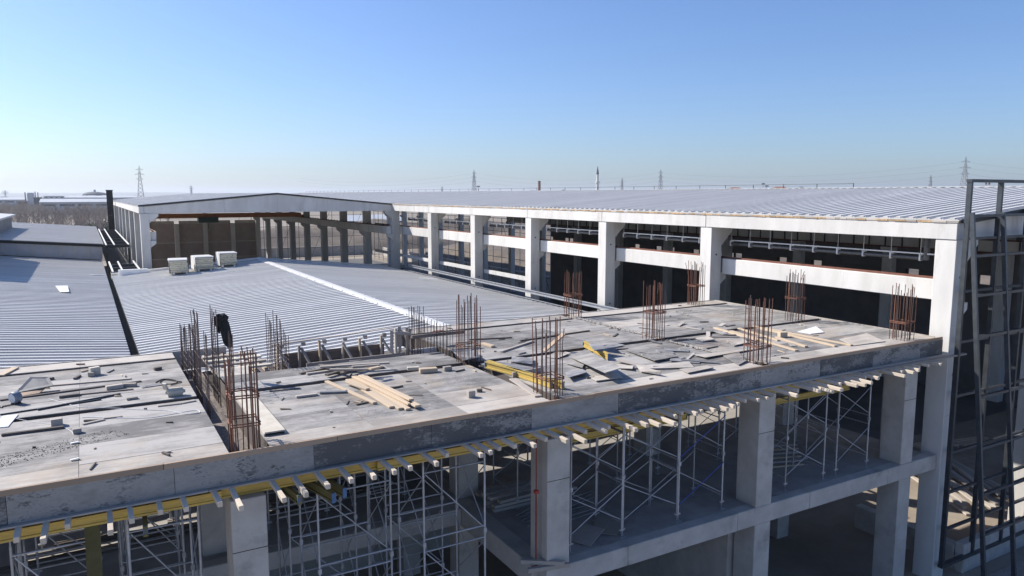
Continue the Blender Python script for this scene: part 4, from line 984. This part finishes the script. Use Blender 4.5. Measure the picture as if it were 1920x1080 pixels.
# left bay: long boards, rods, etc.
for (p, q, wd, th, m, lab) in (((36, 729), (246, 711), .12, .03, M_wood2, 'long grey board across left rear bay'), ((0, 752), (265, 716), .09, .035, M_wood3, 'long dark board just before the grey board'),
        ((120, 744), (250, 731), .06, .03, M_wood3, 'slim dark lath left of the orange stain'), ((70, 770), (226, 740), .05, .04, M_dark, 'long black rod lying above the front-left trough'), ((0, 779), (190, 750), .04, .03, M_dark, 'thin black rod running to the left edge'),
        ((3, 818), (120, 803), .10, .05, M_wood3, 'dark plank on the left front bay'), ((237, 750), (258, 747), .14, .05, M_wood2, 'short plank before the beige cushion'), ((265, 727), (312, 720), .22, .02, M_plyd, 'narrow plywood strip left of the beige cushion'),
        ((296, 762), (340, 757), .16, .03, M_plyp, 'pale strip by the trough end'), ((340, 757), (366, 752), .14, .03, M_plyp, 'pale strip touching the wide trough'), ((193, 786), (229, 782), .08, .03, M_wood2, 'thin stick on left front bay'),
        ((155, 797), (196, 788), .09, .03, M_wood2, 'bent-looking stick below the thin stick'), ((111, 747), (150, 742), .1, .06, M_wood3, 'dark lump of timber near the grey folded sheet'), ((140, 712), (150, 706), .08, .05, M_wood3, 'short dark stick on left rear bay'),
        ((85, 714), (101, 711), .1, .06, M_wood3, 'black stub above the grey folded sheet'), ((0, 706), (29, 691), .2, .04, M_wood, 'tan board at the left rear edge of the deck'), ((0, 803), (20, 780), .3, .02, M_white, 'white strip leaning at left picture edge'),
        ((555, 746), (595, 741), .12, .05, M_wood2, 'grey plank end left of the new timber heap'), ((600, 738), (652, 736), .14, .05, M_plyd, 'dark blue-grey plank left of the new timber heap'), ((505, 735), (562, 729), .04, .03, M_wood3, 'thin dark lath near the front cage'),
        ((668, 760), (690, 755), .06, .03, M_wood3, 'dark lath before the new timber heap'), ((728, 730), (755, 725), .06, .04, M_wood3, 'dark lath behind the new timber heap'), ((650, 759), (654, 752), .03, .02, M_wood3, 'tiny splinter on the front bay'),
        ((940, 661), (1000, 641), .1, .05, M_wood2, 'sloping grey lath behind the front cage'), ((975, 640), (1105, 621), .08, .04, M_wood3, 'long dark lath on rear middle bay'), ((905, 646), (925, 652), .16, .07, M_wood, 'pale offcut on the rear middle bay'),
        ((880, 638), (960, 634), .06, .04, M_wood3, 'thin brown lath beside mid cage'), ((1115, 627), (1150, 632), .08, .02, M_wood2, 'flat lath on rear middle bay'), ((1150, 632), (1158, 626), .08, .03, M_wood3, 'short lath beside the flat lath'),
        ((1413, 613), (1597, 649), .12, .05, M_wood, 'rear long pale plank right of the front cage'), ((1425, 617), (1567, 651), .12, .06, M_wood, 'second long pale plank right of the front cage'), ((1455, 634), (1512, 652), .12, .06, M_wood, 'third pale plank right of the front cage'),
        ((1370, 622), (1494, 659), .14, .05, M_wood, 'front pale plank passing the front cage'), ((1340, 616), (1420, 640), .16, .05, M_wood, 'pale plank left of the front cage'), ((1385, 617), (1460, 640), .12, .05, M_wood, 'pale plank crossing behind the front cage'),
        ((1260, 640), (1390, 628), .1, .04, M_wood3, 'long dark lath on the right rear bay'), ((1270, 636), (1385, 632), .12, .03, M_wood2, 'grey lath beside the long dark lath'), ((1320, 655), (1345, 650), .08, .03, M_wood3, 'stub of dark lath amid plywood scraps'), ((1361, 613), (1378, 610), .06, .03, M_wood3, 'small dark lath on the rear right bay')):
    dplank('timber_plank', lab, p, q, wd, th, m, 0, 'plank')
# plywood sheets
def dsheet(label, px, m, z=(0, 0, 0, 0), th=.02):
    pts = []
    for (x, y), zz in zip(px, z):
        c = D(x, y, zz + th); pts.append((c.x, c.y, DZt + .006 + th + zz))
    return tag(poly('plywood_sheet', pts, th, m), label, 'sheet')
dsheet('large pale plywood sheet tilted toward the deck front', ((1066, 668), (1098, 655), (1164, 690), (1135, 699)), M_ply, (.05, .08, .30, .26))
dsheet('dark plywood sheet over the half-hidden yellow beam', ((1104, 644), (1152, 651), (1166, 663), (1114, 657)), M_plyd, (.24, .24, .05, .24))
dsheet('small dark plywood piece behind the dark sheet', ((1130, 650), (1152, 643), (1172, 647), (1142, 653)), M_plyd, (.02, .02, .06, .06))
dsheet('big grey plywood sheet lying loose mid right bay', ((1172, 656), (1222, 645), (1272, 668), (1228, 676)), M_ply, (.01, .01, .06, .06))
dsheet('pale plywood rectangle near the deck front', ((1104, 706), (1142, 703), (1158, 709), (1118, 714)), M_plyp, (.0, .0, .03, .03))
dsheet('warped pale plywood piece in front of big grey sheet', ((1192, 684), (1240, 697), (1236, 703), (1200, 697)), M_plyp, (.06, .12, .02, .02))
dsheet('brownish plywood strip right of the warped piece', ((1197, 686), (1215, 691), (1302, 689), (1292, 678)), M_plyp, (.05, .02, .02, .04))
dsheet('pale plywood strip at front between the cages', ((1274, 692), (1326, 685), (1338, 689), (1290, 699)), M_plyp, (.0, .02, .05, .03))
dsheet('long pale plywood strip left of the pale planks', ((1300, 665), (1404, 655), (1440, 650), (1322, 670)), M_plyp, (.03, .0, .02, .05))
dsheet('grey plywood lath under the tilted large sheet', ((1060, 698), (1092, 692), (1100, 698), (1066, 708)), M_plyd, (.02, .02, .1, .1))
dsheet('narrow plywood board beside the yellow beam', ((1070, 672), (1100, 676), (1092, 689), (1062, 681)), M_ply, (.02, .02, .06, .02))
dsheet('grey plywood sheet left of the front middle cage', ((960, 668), (1000, 672), (998, 682), (958, 678)), M_plyd, (.02, .1, .1, .02))
dsheet('plywood scrap left of the right long lath', ((1362, 638), (1395, 634), (1402, 642), (1376, 648)), M_plyp, (.02, .0, .05, .02))
dsheet('plywood scrap amid the rear right laths', ((1304, 634), (1326, 630), (1340, 636), (1318, 640)), M_plyp, (.03, .02, .06, .02))
dsheet('plywood offcut by the base of third front cage', ((1356, 667), (1385, 660), (1400, 676), (1385, 684)), M_ply, (.02, .02, .04, .02))
dsheet('pale rounded plywood sheet near right deck corner', ((1574, 636), (1625, 625), (1660, 640), (1600, 648)), M_plyp, (0, .01, .01, 0))
dsheet('white plywood triangle behind the long pale planks', ((1495, 622), (1530, 612), (1545, 623), (1520, 626)), M_white, (0, .01, .01, 0))
dsheet('small pale scrap behind warped plywood piece', ((1157, 683), (1188, 686), (1186, 691), (1162, 690)), M_plyp, (.02, .02, .06, .02))
dsheet('dark plywood wedge by the mid-left trough corner', ((846, 656), (878, 652), (905, 668), (868, 676)), M_plyd, (.03, .0, .16, .1))
for k in range(34):
    if k < 20: x, y = random.uniform(11.2, 16.8), random.uniform(15.9, 19.1)
    else: x, y = random.uniform(17.8, 21.5), random.uniform(16.2, 22.5)
    a = random.uniform(0, 3.14); l = random.uniform(.15, .55); wv = random.uniform(.05, .22) * (1 if k % 3 else .4); tl = random.uniform(0, .06); pts = []
    for sx, sy in ((-1, -1), (1, -1 + random.uniform(-.3, .3)), (1, 1), (-1 + random.uniform(-.2, .2), 1)):
        pts.append((x + sx * l * math.cos(a) - sy * wv * math.sin(a), y + sx * l * math.sin(a) + sy * wv * math.cos(a), DZt + .03 + (tl if sx > 0 else 0)))
    tag(poly('plywood_scrap', pts, .018, random.choice([M_plyd, M_plyp, M_ply, M_wood2])), 'small plywood scrap strewn among the loose sheets' if k < 20 else 'small plywood scrap strewn near the long pale planks', 'scrap', 'plywood scraps mid right bay' if k < 20 else 'plywood scraps right bay')
# leaning rusty plank at front middle cage
a = D(1020, 662); b = D(1062, 628)
tag(plank('timber_plank', (a.x, a.y, DZt + .06), (b.x - 1.6, b.y - 2.2, DZt + .55), .2, .04, M_bat), 'reddish plank leaning up behind front middle cage', 'plank')
# grey folded sheet, lamp, cushion, rope, cable coil
t = thing('folded_sheet', 'grey folded rubber sheet standing up on left rear bay', 'sheet', D(66, 735))
c = D(66, 736)
poly('upper_fold', [(c.x - .42, c.y - .05, DZt + .06), (c.x + .42, c.y - .2, DZt + .18), (c.x + .30, c.y + .3, DZt + .30), (c.x - .1, c.y + .35, DZt + .34)], .02, M_plyd, t)
poly('lower_fold', [(c.x - .30, c.y - .35, DZt + .025), (c.x + .1, c.y - .32, DZt + .05), (c.x + .25, c.y - .05, DZt + .12), (c.x - .32, c.y - .05, DZt + .06)], .02, M_bat, t)
c = D(30, 757); t = thing('floodlight', 'small grey-blue site floodlight lying on left bay', 'lamp', (c.x, c.y, DZt + .006))
M_lamp = mat('lamp_housing', (.18, .21, .26), (.25, .28, .33), 8, .5)
rod('housing', (c.x - .06, c.y - .05, DZt + .15), (c.x + .06, c.y + .05, DZt + .17), .14, M_lamp, t, 14)
rod('lens', (c.x - .075, c.y - .063, DZt + .15), (c.x - .06, c.y - .05, DZt + .152), .11, M_white, t, 14)
rod('handle', (c.x - .05, c.y - .1, DZt + .02), (c.x - .35, c.y - .25, DZt + .015), .012, M_dark, t)
box('foot', (c.x, c.y, DZt + .02), (.2, .14, .03), M_dark, t)
c = D(329, 742); t = thing('foam_cushion', 'beige foam bag beside the trough on left bay', 'bag', (c.x, c.y, DZt + .005))
bm = bmesh.new(); bmesh.ops.create_cube(bm, size=1); bmesh.ops.scale(bm, vec=(.46, .2, .2), verts=bm.verts); bmesh.ops.bevel(bm, geom=bm.edges[:], offset=.06, segments=3, affect='EDGES')
mk('bag_body', from_bm(bm, M_cream, 'bag'), Matrix.Translation((c.x, c.y, DZt + .11)), t)
plank('bag_flap', (c.x - .2, c.y + .05, DZt + .18), (c.x - .24, c.y + .02, DZt + .34), .12, .05, M_cream, t)
def tube_mesh(pts, r, m, n=5, sub=5, smooth=True):
    P = [Vector(p) for p in pts]; c0 = P[0].copy(); Q = []
    if smooth:
        for i in range(len(P) - 1):
            p0, p1, p2, p3 = P[max(0, i - 1)], P[i], P[i + 1], P[min(len(P) - 1, i + 2)]
            for k in range(sub):
                t_ = k / sub; Q.append(.5 * (2 * p1 + (p2 - p0) * t_ + (2 * p0 - 5 * p1 + 4 * p2 - p3) * t_ ** 2 + (3 * p1 - p0 - 3 * p2 + p3) * t_ ** 3))
        Q.append(P[-1])
    else: Q = P
    V = []; F = []
    for i, q in enumerate(Q):
        d = (Q[min(i + 1, len(Q) - 1)] - Q[max(0, i - 1)]).normalized(); sd = d.cross(Vector((0, 0, 1)))
        if sd.length < 1e-4: sd = Vector((1, 0, 0))
        sd.normalize(); u = sd.cross(d)
        for k in range(n):
            a = 2 * math.pi * k / n; V.append(tuple(q - c0 + (sd * math.cos(a) + u * math.sin(a)) * r))
    for i in range(len(Q) - 1):
        for k in range(n): F.append([i * n + k, i * n + (k + 1) % n, (i + 1) * n + (k + 1) % n, (i + 1) * n + k])
    F += [list(range(n))[::-1], list(range((len(Q) - 1) * n, len(Q) * n))]
    return raw(V, F, m, 'tube'), c0
def tube_curve(name, label, pts, r, m, cat):
    me, c0 = tube_mesh(pts, r, m); return tag(mk(name, me, Matrix.Translation(c0)), label, cat)
tube_curve('rope', 'white string looped over left deck bays', [D(*p, .012) for p in ((92, 748), (120, 755), (150, 763), (215, 765), (260, 768), (315, 770), (350, 776), (374, 774), (368, 769), (340, 773), (280, 783), (215, 783), (155, 782))], .008, M_white, 'string')
tube_curve('cable', 'black cable coil near the wide trough', [D(*p, .02) for p in ((292, 717), (305, 711), (325, 712), (332, 717), (318, 720), (300, 718), (308, 712), (328, 714), (340, 716), (320, 722))], .013, M_black, 'cable')
tube_curve('rope', 'thin pale cord along the left front bay', [D(*p, .01) for p in ((20, 782), (60, 791), (100, 796), (130, 806), (138, 815))], .005, M_white, 'string')
for i, (px, py) in enumerate(((140, 832), (140, 863))):
    c = D(px, py); tag(poly('metal_plate', [(c.x - .06, c.y - .04, DZt + .03), (c.x + .09, c.y - .04, DZt + .05), (c.x + .06, c.y + .05, DZt + .03), (c.x - .08, c.y + .03, DZt + .025)], .012, M_white), ['rear', 'front'][i] + ' small bright metal plate on the left deck seam', 'plate')
def splinters(n):
    V = []; F = []
    for i in range(n):
        x = random.uniform(-3, 25.3); y = random.uniform(15.1, 25.2)
        if in_hole(x, y) or 2.1 < x < 3.5 or 19.2 < y < 19.7 or 24.3 < y < 24.75: continue
        a = random.uniform(0, 3.14); l = random.choice([.03, .05, .08, .12, .18]); wv = random.uniform(.008, .022); d = Vector((math.cos(a), math.sin(a), 0)); sd = Vector((-d.y, d.x, 0)); c = Vector((x, y, .004)); q = len(V)
        for dz in (0, wv):
            for sx, sy in ((-1, -1), (1, -1), (1, 1), (-1, 1)): V.append(tuple(c + d * sx * l + sd * sy * wv + Vector((0, 0, dz + (random.uniform(0, .02) if dz else 0)))))
        F.extend([[q + 4, q + 5, q + 6, q + 7], [q, q + 1, q + 5, q + 4], [q + 1, q + 2, q + 6, q + 5], [q + 2, q + 3, q + 7, q + 6], [q + 3, q, q + 4, q + 7]])
    return V, F
for nm, m_, lab in (('wood_splinters', M_wood2, 'small grey wood splinters strewn all over the deck'), ('wood_splinters', M_wood, 'small pale wood splinters strewn all over the deck'), ('wood_splinters', M_wood3, 'small dark wood splinters strewn all over the deck')):
    V, F = splinters(55); o = mk(nm, raw(V, F, m_, nm), Matrix.Translation((0, 0, DZt + .004))); o['label'] = lab; o['category'] = 'splinters'; stuff(o)
# long rods lying from opening towards the mid cage
dplank('timber_plank', 'dark timber crossing the right rebar row', (772, 635), (870, 625), .1, .1, M_wood3, .45, 'plank')
c = Vector((9.85, 21.9, DZt - .02)); tag(box('tie_wire_box', (c.x + .2, c.y + .5, DZt + .42), (.36, .2, .12), M_rail, None, .2), 'rusty bundle of ties on the right rebar row', 'bundle')

# ================================================================== FAR BACKGROUND
def at(px, d, z=-H):
    r = ray(px, 365); r.z = 0; r.normalize(); r = r * (d / math.cos(0)); return Vector((r.x, r.y, z))
def pylon(label, px, ytop, d, wide=7.0):
    b = at(px, d); top = (365 - ytop) / FPX * d; hgt = top + H
    t = thing('power_pylon', label, 'pylon', (b.x, b.y, -H), 'lattice pylons on the horizon')
    v = []; bm_e = []
    w0, w1 = hgt * .085, hgt * .014; n = 9; r = max(.08, d * .00013)
    lv = [(k / n) ** .9 for k in range(n + 1)]
    def cor(f, i): ww = w0 + (w1 - w0) * min(1, f * 1.15); s = ((-1, -1), (1, -1), (1, 1), (-1, 1))[i]; return Vector((s[0] * ww, s[1] * ww, hgt * f))
    segs = []
    for i in range(4):
        segs.append((cor(0, i), cor(.87, i))); segs.append((cor(.87, i), Vector((0, 0, hgt))))
    for k in range(n):
        for i in range(4):
            a, b2 = cor(lv[k] * .87, i), cor(lv[k + 1] * .87, (i + 1) % 4); segs.append((a, b2)); segs.append((cor(lv[k] * .87, (i + 1) % 4), cor(lv[k + 1] * .87, i)))
    def tubes(sg, rr):
        V = []; F = []
        for a, b2 in sg:
            A, L = align(a, b2); q = len(V)
            for xx_ in (-L / 2, L / 2):
                for yy_, zz_ in ((-rr, -rr), (rr, -rr), (rr, rr), (-rr, rr)): V.append(tuple(A @ Vector((xx_, yy_, zz_))))
            F.extend([[q, q + 1, q + 5, q + 4], [q + 1, q + 2, q + 6, q + 5], [q + 2, q + 3, q + 7, q + 6], [q + 3, q, q + 4, q + 7]])
        return V, F
    V, F = tubes(segs, r); mk('lattice_mast', raw(V, F, M_pyl, 'mast'), Matrix.Translation((b.x, b.y, -H)), t)
    for f_ in (.68, .79, .90):
        wr = wide * (1.15 if abs(f_ - .79) < .01 else .9) * .5
        V, F = tubes([(Vector((-wr * .87, wr * .5, hgt * f_)), Vector((wr * .87, -wr * .5, hgt * f_))), (Vector((-wr * .87, wr * .5, hgt * f_)), Vector((0, 0, hgt * (f_ + .03)))), (Vector((wr * .87, -wr * .5, hgt * f_)), Vector((0, 0, hgt * (f_ + .03))))], r)
        mk('cross_arm', raw(V, F, M_pyl, 'arm'), Matrix.Translation((b.x, b.y, -H)), t)
    return b, hgt
P1 = pylon('tall lattice pylon left, above the gable hall roof', 264, 317, 900, 9)
P0 = pylon('faint small lattice pylon just right of the tall left one', 359, 349, 1500, 8)
P2 = pylon('lattice pylon above the middle of the long roof', 889, 319, 950, 6)
P2b = pylon('short lattice pylon left of the middle pylon', 829, 349, 1500, 6)
P3 = pylon('lattice pylon right of the minaret', 1238, 319, 950, 6)
P3b = pylon('slim lattice pylon between minaret and right pylon', 1166, 334, 1200, 5)
P4 = pylon('tall lattice pylon at right above the steel frame', 1806, 305, 800, 9)
P4b = pylon('dark short lattice pylon left of the steel frame', 1743, 333, 1000, 4)
P5 = pylon('faint lattice pylon at the far left horizon', 10, 358, 1800, 14)
def wire(label, A, B, f):
    a = Vector((A[0].x, A[0].y, -H + A[1] * f)); b = Vector((B[0].x, B[0].y, -H + B[1] * f)); pts = []
    for k in range(13):
        t_ = k / 12; p_ = a.lerp(b, t_); p_.z -= 4 * 9 * t_ * (1 - t_); pts.append(p_)
    me, c0 = tube_mesh(pts, .05, M_wire, 3, smooth=False); return tag(mk('power_line', me, Matrix.Translation(c0)), label, 'wire', 'power lines')
E4 = (at(2300, 900), P4[1]); E1 = (at(560, 1250), 45)
for f, nm in ((.68, 'lowest'), (.79, 'middle'), (.90, 'top')):
    wire(f'{nm} power line between middle and right pylons', P2, P3, f); wire(f'{nm} power line between right and far right pylons', P3, P4, f)
    wire(f'{nm} power line leaving the frame right', P4, E4, f); wire(f'{nm} power line falling left from the middle pylon', P2, E1, f)
# minaret
b = at(1120, 700); t = thing('minaret', 'slim white minaret with pointed cap on the horizon', 'minaret', (b.x, b.y, -H)); top = (365 - 312) / FPX * 700
def cyl(name, z0, z1, r0, r1, m, par, n=12, c=None):
    bm = bmesh.new(); bmesh.ops.create_cone(bm, cap_ends=True, segments=n, radius1=r0, radius2=r1, depth=z1 - z0)
    return mk(name, from_bm(bm, m, name), Matrix.Translation((c.x, c.y, (z0 + z1) / 2)), par)
cyl('shaft', -H, top - 16, 1.5, 1.3, M_sil, t, c=b); cyl('balcony', top - 16, top - 14.6, 2.2, 2.2, M_sil, t, c=b); cyl('upper_shaft', top - 14.6, top - 8, 1.1, 1.1, M_sil, t, c=b); cyl('cap', top - 8, top, 1.3, .05, M_fdark, t, c=b)
b = at(1011, 800); t = thing('chimney', 'dark brick chimney on the horizon left of the minaret', 'chimney', (b.x, b.y, -H)); top = (365 - 341) / FPX * 800
cyl('stack', -H, top, 1.8, 1.45, M_brick, t, c=b); cyl('rim', top, top + .6, 1.7, 1.7, M_fdark, t, c=b)
def house(label, px, ytop, d, wdt, dep, m_w, m_r, rise=.25, cat='house', name='house', rot=None):
    b = at(px, d); zt = (365 - ytop) / FPX * d; zw = zt - wdt * rise * .5
    t = thing(name, label, cat, (b.x, b.y, -H)); R = Matrix.Rotation(-YAW - math.atan((px - 960) / FPX), 4, 'Z')
    box('wall', (b.x, b.y, (zw - H) / 2), (wdt, dep, zw + H), m_w, t, R)
    if rise > 0:
        hw, hd = wdt * .54, dep * .54
        v = [(-hw, -hd, 0), (hw, -hd, 0), (hw, hd, 0), (-hw, hd, 0), (-hw * .35, 0, zt - zw), (hw * .35, 0, zt - zw)]
        mk('roof', raw(v, [[0, 1, 5, 4], [1, 2, 5], [2, 3, 4, 5], [3, 0, 4], [3, 2, 1, 0]], m_r, 'hip'), Matrix.Translation((b.x, b.y, zw)) @ R, t)
    n = max(2, int(wdt / 4))
    for i in range(n):
        v = R @ Vector((-wdt / 2 + wdt * (i + .5) / n, -dep / 2 - .03, 0)); box('window', (b.x + v.x, b.y + v.y, zw - 1.6), (wdt / n * .4, .06, 1.2), M_fdark, t, R)
    return t
house('red-roofed house showing above the long hall ridge', 1378, 352, 650, 15, 10, M_fwall, M_tile)
house('brown-roofed house right of the red-roofed one on the ridge', 1462, 351, 650, 14, 10, M_fwall, M_tile)
house('low grey factory roof above the hall ridge near the chimney', 1000, 357, 800, 20, 14, M_fdark, M_fdark)
house('small pale tank house above the hall ridge', 1502, 351, 600, 2.6, 2.6, M_sil, M_sil, 0, 'tank', 'roof_tank')
house('white and brown chimney house seen through the steel frame', 1850, 343, 500, 3.0, 3, M_sil, M_tile, 0, 'chimney house', 'chimney_house')
house('small dark hut above the ridge right of the chimney', 1057, 356, 800, 3.4, 3, M_fdark, M_fdark, 0, 'hut', 'hut')
def lamp_mast(label, px, ytop, d):
    b = at(px, d); zt = (365 - ytop) / FPX * d; t = thing('lamp_mast', label, 'mast', (b.x, b.y, -H))
    rod('pole', (b.x, b.y, -H), (b.x, b.y, zt), .16, M_pyl, t); box('lamp_head', (b.x, b.y, zt), (2.6, 1.2, 1.0), M_pyl, t, -YAW)
lamp_mast('floodlight mast beside the middle pylon', 897, 350, 600); lamp_mast('thin mast left of the brown-roofed house', 1430, 346, 600); lamp_mast('second thin mast beside the brown-roofed house', 1437, 350, 600)
# left industrial skyline
b = at(57, 760); t = thing('silo_group', 'cluster of white cylindrical silos on the far left', 'silo', (b.x, b.y, -H), None)
for k in range(4):
    c = at(52.5 + 3.2 * k, 760); cyl('silo', -H + 3, 1.2, .85, .85, M_sil, t, 10, c); cyl('hopper', -H, -H + 3, .3, .85, M_sil, t, 10, c); cyl('dome_cap', 1.2, 2.0, .85, .15, M_sil, t, 10, c)
c = at(47, 770); cyl('stack_pipe', -H, 2.0, .45, .45, M_fdark, t, 8, c)
house('dark grey tower block beside the white silos', 69.5, 369, 740, 5.4, 5, M_fdark, M_fdark, 0, 'building', 'factory_tower')
for i, px in enumerate((66, 71)):
    c = at(px, 745); t = thing('flue_stack', ['left', 'right'][i] + ' thin flue rising over the dark tower block', 'flue', (c.x, c.y, -H)); cyl('pipe', -H, 2.0 - i * .6, .35, .35, M_fdark, t, 8, c); cyl('cowl', 2.0 - i * .6, 2.5 - i * .6, .45, .45, M_fdark, t, 8, c)
house('brick red warehouse left of the silos', 41, 375, 760, 7, 8, M_brick, M_brick, 0, 'warehouse', 'warehouse')
def shed(label, px0, px1, ytop, d, m_w, m_r, dep=60):
    a, b2 = at(px0, d), at(px1, d); c = (a + b2) / 2; L = (b2 - a).length; zt = (365 - ytop) / FPX * d; zw = zt - 2.2
    t = thing('factory_shed', label, 'factory', (c.x, c.y, -H)); R = Matrix.Rotation(-math.atan2(c.x, c.y), 4, 'Z')
    def W(x, y, z): v = R @ Vector((x, y, 0)); return (c.x + v.x, c.y + v.y, z)
    box('wall', W(0, 0, (zw - H) / 2), (L, dep, zw + H), m_w, t, R)
    v = [(-L / 2, -dep / 2 - 1, zw), (L / 2, -dep / 2 - 1, zw), (L / 2, 0, zt), (-L / 2, 0, zt), (-L / 2, dep / 2 + 1, zw), (L / 2, dep / 2 + 1, zw)]
    mk('roof', raw([(x_, y_, z_) for x_, y_, z_ in v], [[0, 1, 2, 3], [3, 2, 5, 4]], m_r, 'shed_roof'), Matrix.Translation((c.x, c.y, 0)) @ R, t)
    n = int(L / 9)
    for k in range(n): box('window_band', W(-L / 2 + (k + .5) * L / n, -dep / 2 - .05, zw - 2.2), (L / n * .8, .1, 1.4), M_fdark, t, R)
shed('long pale factory with window band beyond the bare wood', 75, 206, 371.5, 640, M_fwall, M_froof, 50)
shed('wide grey factory roof at far left beyond the silos', -60, 46, 369, 980, M_froof, M_froof, 120)
shed('farther pale factory roof behind the long factory', 84, 250, 366.5, 1100, M_fwall, M_froof, 160)
shed('blue-roofed depot glimpsed through the hall columns', 640, 760, 401, 300, M_scb, M_froof, 20)
for k in range(12):
    px = (-15, 8, 24, 88, 101, 118, 131, 146, 158, 172, 186, 199)[k]; d = random.uniform(820, 1500)
    house(['small pale far building low on the left horizon', 'small dark far building low on the left horizon'][k % 2], px, 365 - random.uniform(-3.5, -.2), d, random.uniform(8, 22), 10, M_fwall if k % 2 == 0 else M_fdark, M_froof, .12)['group'] = 'far buildings on the left horizon'
# dome hall
b = at(178, 1300); t = thing('domed_arena', 'dark low-domed arena on the left horizon', 'arena', (b.x, b.y, -H))
bm = bmesh.new(); bmesh.ops.create_uvsphere(bm, u_segments=24, v_segments=12, radius=1); bmesh.ops.scale(bm, vec=(17, 17, 5), verts=bm.verts)
mk('dome', from_bm(bm, M_fdark, 'dome'), Matrix.Translation((b.x, b.y, -.5)), t); cyl('drum', -H, -.5, 16, 16, M_fdark, t, 24, b); cyl('lantern', 4, 7.5, 1.5, 1.7, M_fwall, t, 10, b)
# distant hills
def hills():
    v = []; f = []; n = 90
    for i in range(n + 1):
        a = -1.3 + 2.6 * i / n; h1 = 20 + 28 * (mnoise.noise((i * .13, 2.2, 0)) + .6) + 6 * mnoise.noise((i * .6, 1, 0)); d0, d1 = 6200, 8200
        if a > .1: h1 *= .8
        v += [(d0 * math.sin(a), d0 * math.cos(a), 0), (d1 * math.sin(a), d1 * math.cos(a), max(6, h1)), (9500 * math.sin(a), 9500 * math.cos(a), 0)]
    for i in range(n):
        for k in (0, 1): f.append([i * 3 + k, i * 3 + k + 3, i * 3 + k + 4, i * 3 + k + 1])
    m = mat('far_hills', (.10, .12, .10), (.17, .17, .14), .002, .95)
    struct(mk('hills', raw(v, f, m, 'hills'), Matrix.Translation((0, 0, -H))))
hills()
# winter wood (bare trees, one mass) and evergreen bushes
def bare_wood():
    V = []; F = []
    def twig(a, b, r0, r1):
        d = (b - a).normalized(); s = d.cross(Vector((random.random() - .5, random.random() - .5, .2))).normalized(); u = d.cross(s); q = len(V)
        for ang in (0, 2.09, 4.19):
            o_ = s * math.cos(ang) + u * math.sin(ang); V.append(tuple(a + o_ * r0)); V.append(tuple(b + o_ * r1))
        for i in range(3): j = (i + 1) % 3; F.append([q + 2 * i, q + 2 * j, q + 2 * j + 1, q + 2 * i + 1])
    for i in range(650):
        Y = 255 + 480 * random.random() ** .75; X = Y * random.uniform(-.13, .075) + random.uniform(-8, 8)
        if X > 1.4 - 4 and Y < 140: continue
        hgt = random.uniform(5.0, 8.5); b0 = Vector((X, Y, 0)); lean = Vector((random.gauss(0, .3), random.gauss(0, .3), 0)); t1 = b0 + Vector((0, 0, hgt)) + lean
        twig(b0, t1, .16, .03)
        for k in range(13):
            f_ = random.uniform(.2, .92); p_ = b0.lerp(t1, f_); a_ = random.uniform(0, 6.28); l_ = hgt * (1 - f_) * .55 + .7
            e = p_ + Vector((math.cos(a_) * l_ * .6, math.sin(a_) * l_ * .6, l_)); twig(p_, e, .07, .03)
            for kk in range(2):
                p2 = p_.lerp(e, random.uniform(.4, .9)); a2 = random.uniform(0, 6.28); twig(p2, p2 + Vector((math.cos(a2) * .6, math.sin(a2) * .6, .9)), .05, .03)
    o = mk('bare_wood', raw(V, F, M_twig, 'wood'), Matrix.Translation((0, 0, -H))); o['label'] = 'mass of brown leafless trees beyond the left roofs'; o['category'] = 'wood'; stuff(o)
bare_wood()
def bush(label, px, d, rx, hgt, n, m=M_ever):
    b = at(px, d); t = thing('evergreen_bush', label, 'bush', (b.x, b.y, -H), 'evergreens at the edge of the wood')
    V = []; F = []
    for i in range(n):
        a = random.uniform(0, 6.28); rr = rx * random.random() ** .5; z = hgt * random.uniform(.05, 1) * (1 - .55 * (rr / rx) ** 2) * random.uniform(.7, 1.05)
        c = Vector((rr * math.cos(a), rr * math.sin(a), z)); s = random.uniform(.18, .42); q = len(V)
        u = Vector((random.gauss(0, 1), random.gauss(0, 1), random.gauss(0, 1))).normalized(); w_ = u.orthogonal().normalized()
        V += [tuple(c + u * s), tuple(c + w_ * s * .5), tuple(c - u * s), tuple(c - w_ * s * .5)]; F.append([q, q + 1, q + 2, q + 3])
    mk('foliage', raw(V, F, m, 'leaves'), Matrix.Translation((b.x, b.y, -H)), t)
    for k in range(4): rod('stem', (b.x, b.y, -H - .1), (b.x + random.uniform(-.4, .4) * rx, b.y + random.uniform(-.4, .4) * rx, -H + hgt * .6), .06, M_twig, t)
for i, (px, d, r, h) in enumerate(((140, 352, 2.8, 2.6), (152, 345, 3.6, 4.0), (166, 340, 3.0, 3.4), (180, 345, 3.2, 4.0), (194, 338, 3.2, 4.4), (124, 356, 2.4, 2.0))):
    bush(['second', 'third', 'fourth', 'fifth', 'rightmost', 'leftmost'][i] + ' dark evergreen bush beyond the left roof', px, d, r, h, 900)

# ================================================================== HAZE
def haze(density=.00015):
    m = bpy.data.materials.new('haze_air'); m.use_nodes = True; n = m.node_tree; n.nodes.clear()
    o = n.nodes.new('ShaderNodeOutputMaterial'); v = n.nodes.new('ShaderNodeVolumePrincipled')
    v.inputs['Color'].default_value = (.86, .92, 1, 1); v.inputs['Density'].default_value = density; v.inputs['Anisotropy'].default_value = .3
    n.links.new(v.outputs[0], o.inputs['Volume'])
    stuff(ex('haze', -9600, 9600, -9600, 12600, -H - 1.5, 75, m))
haze()
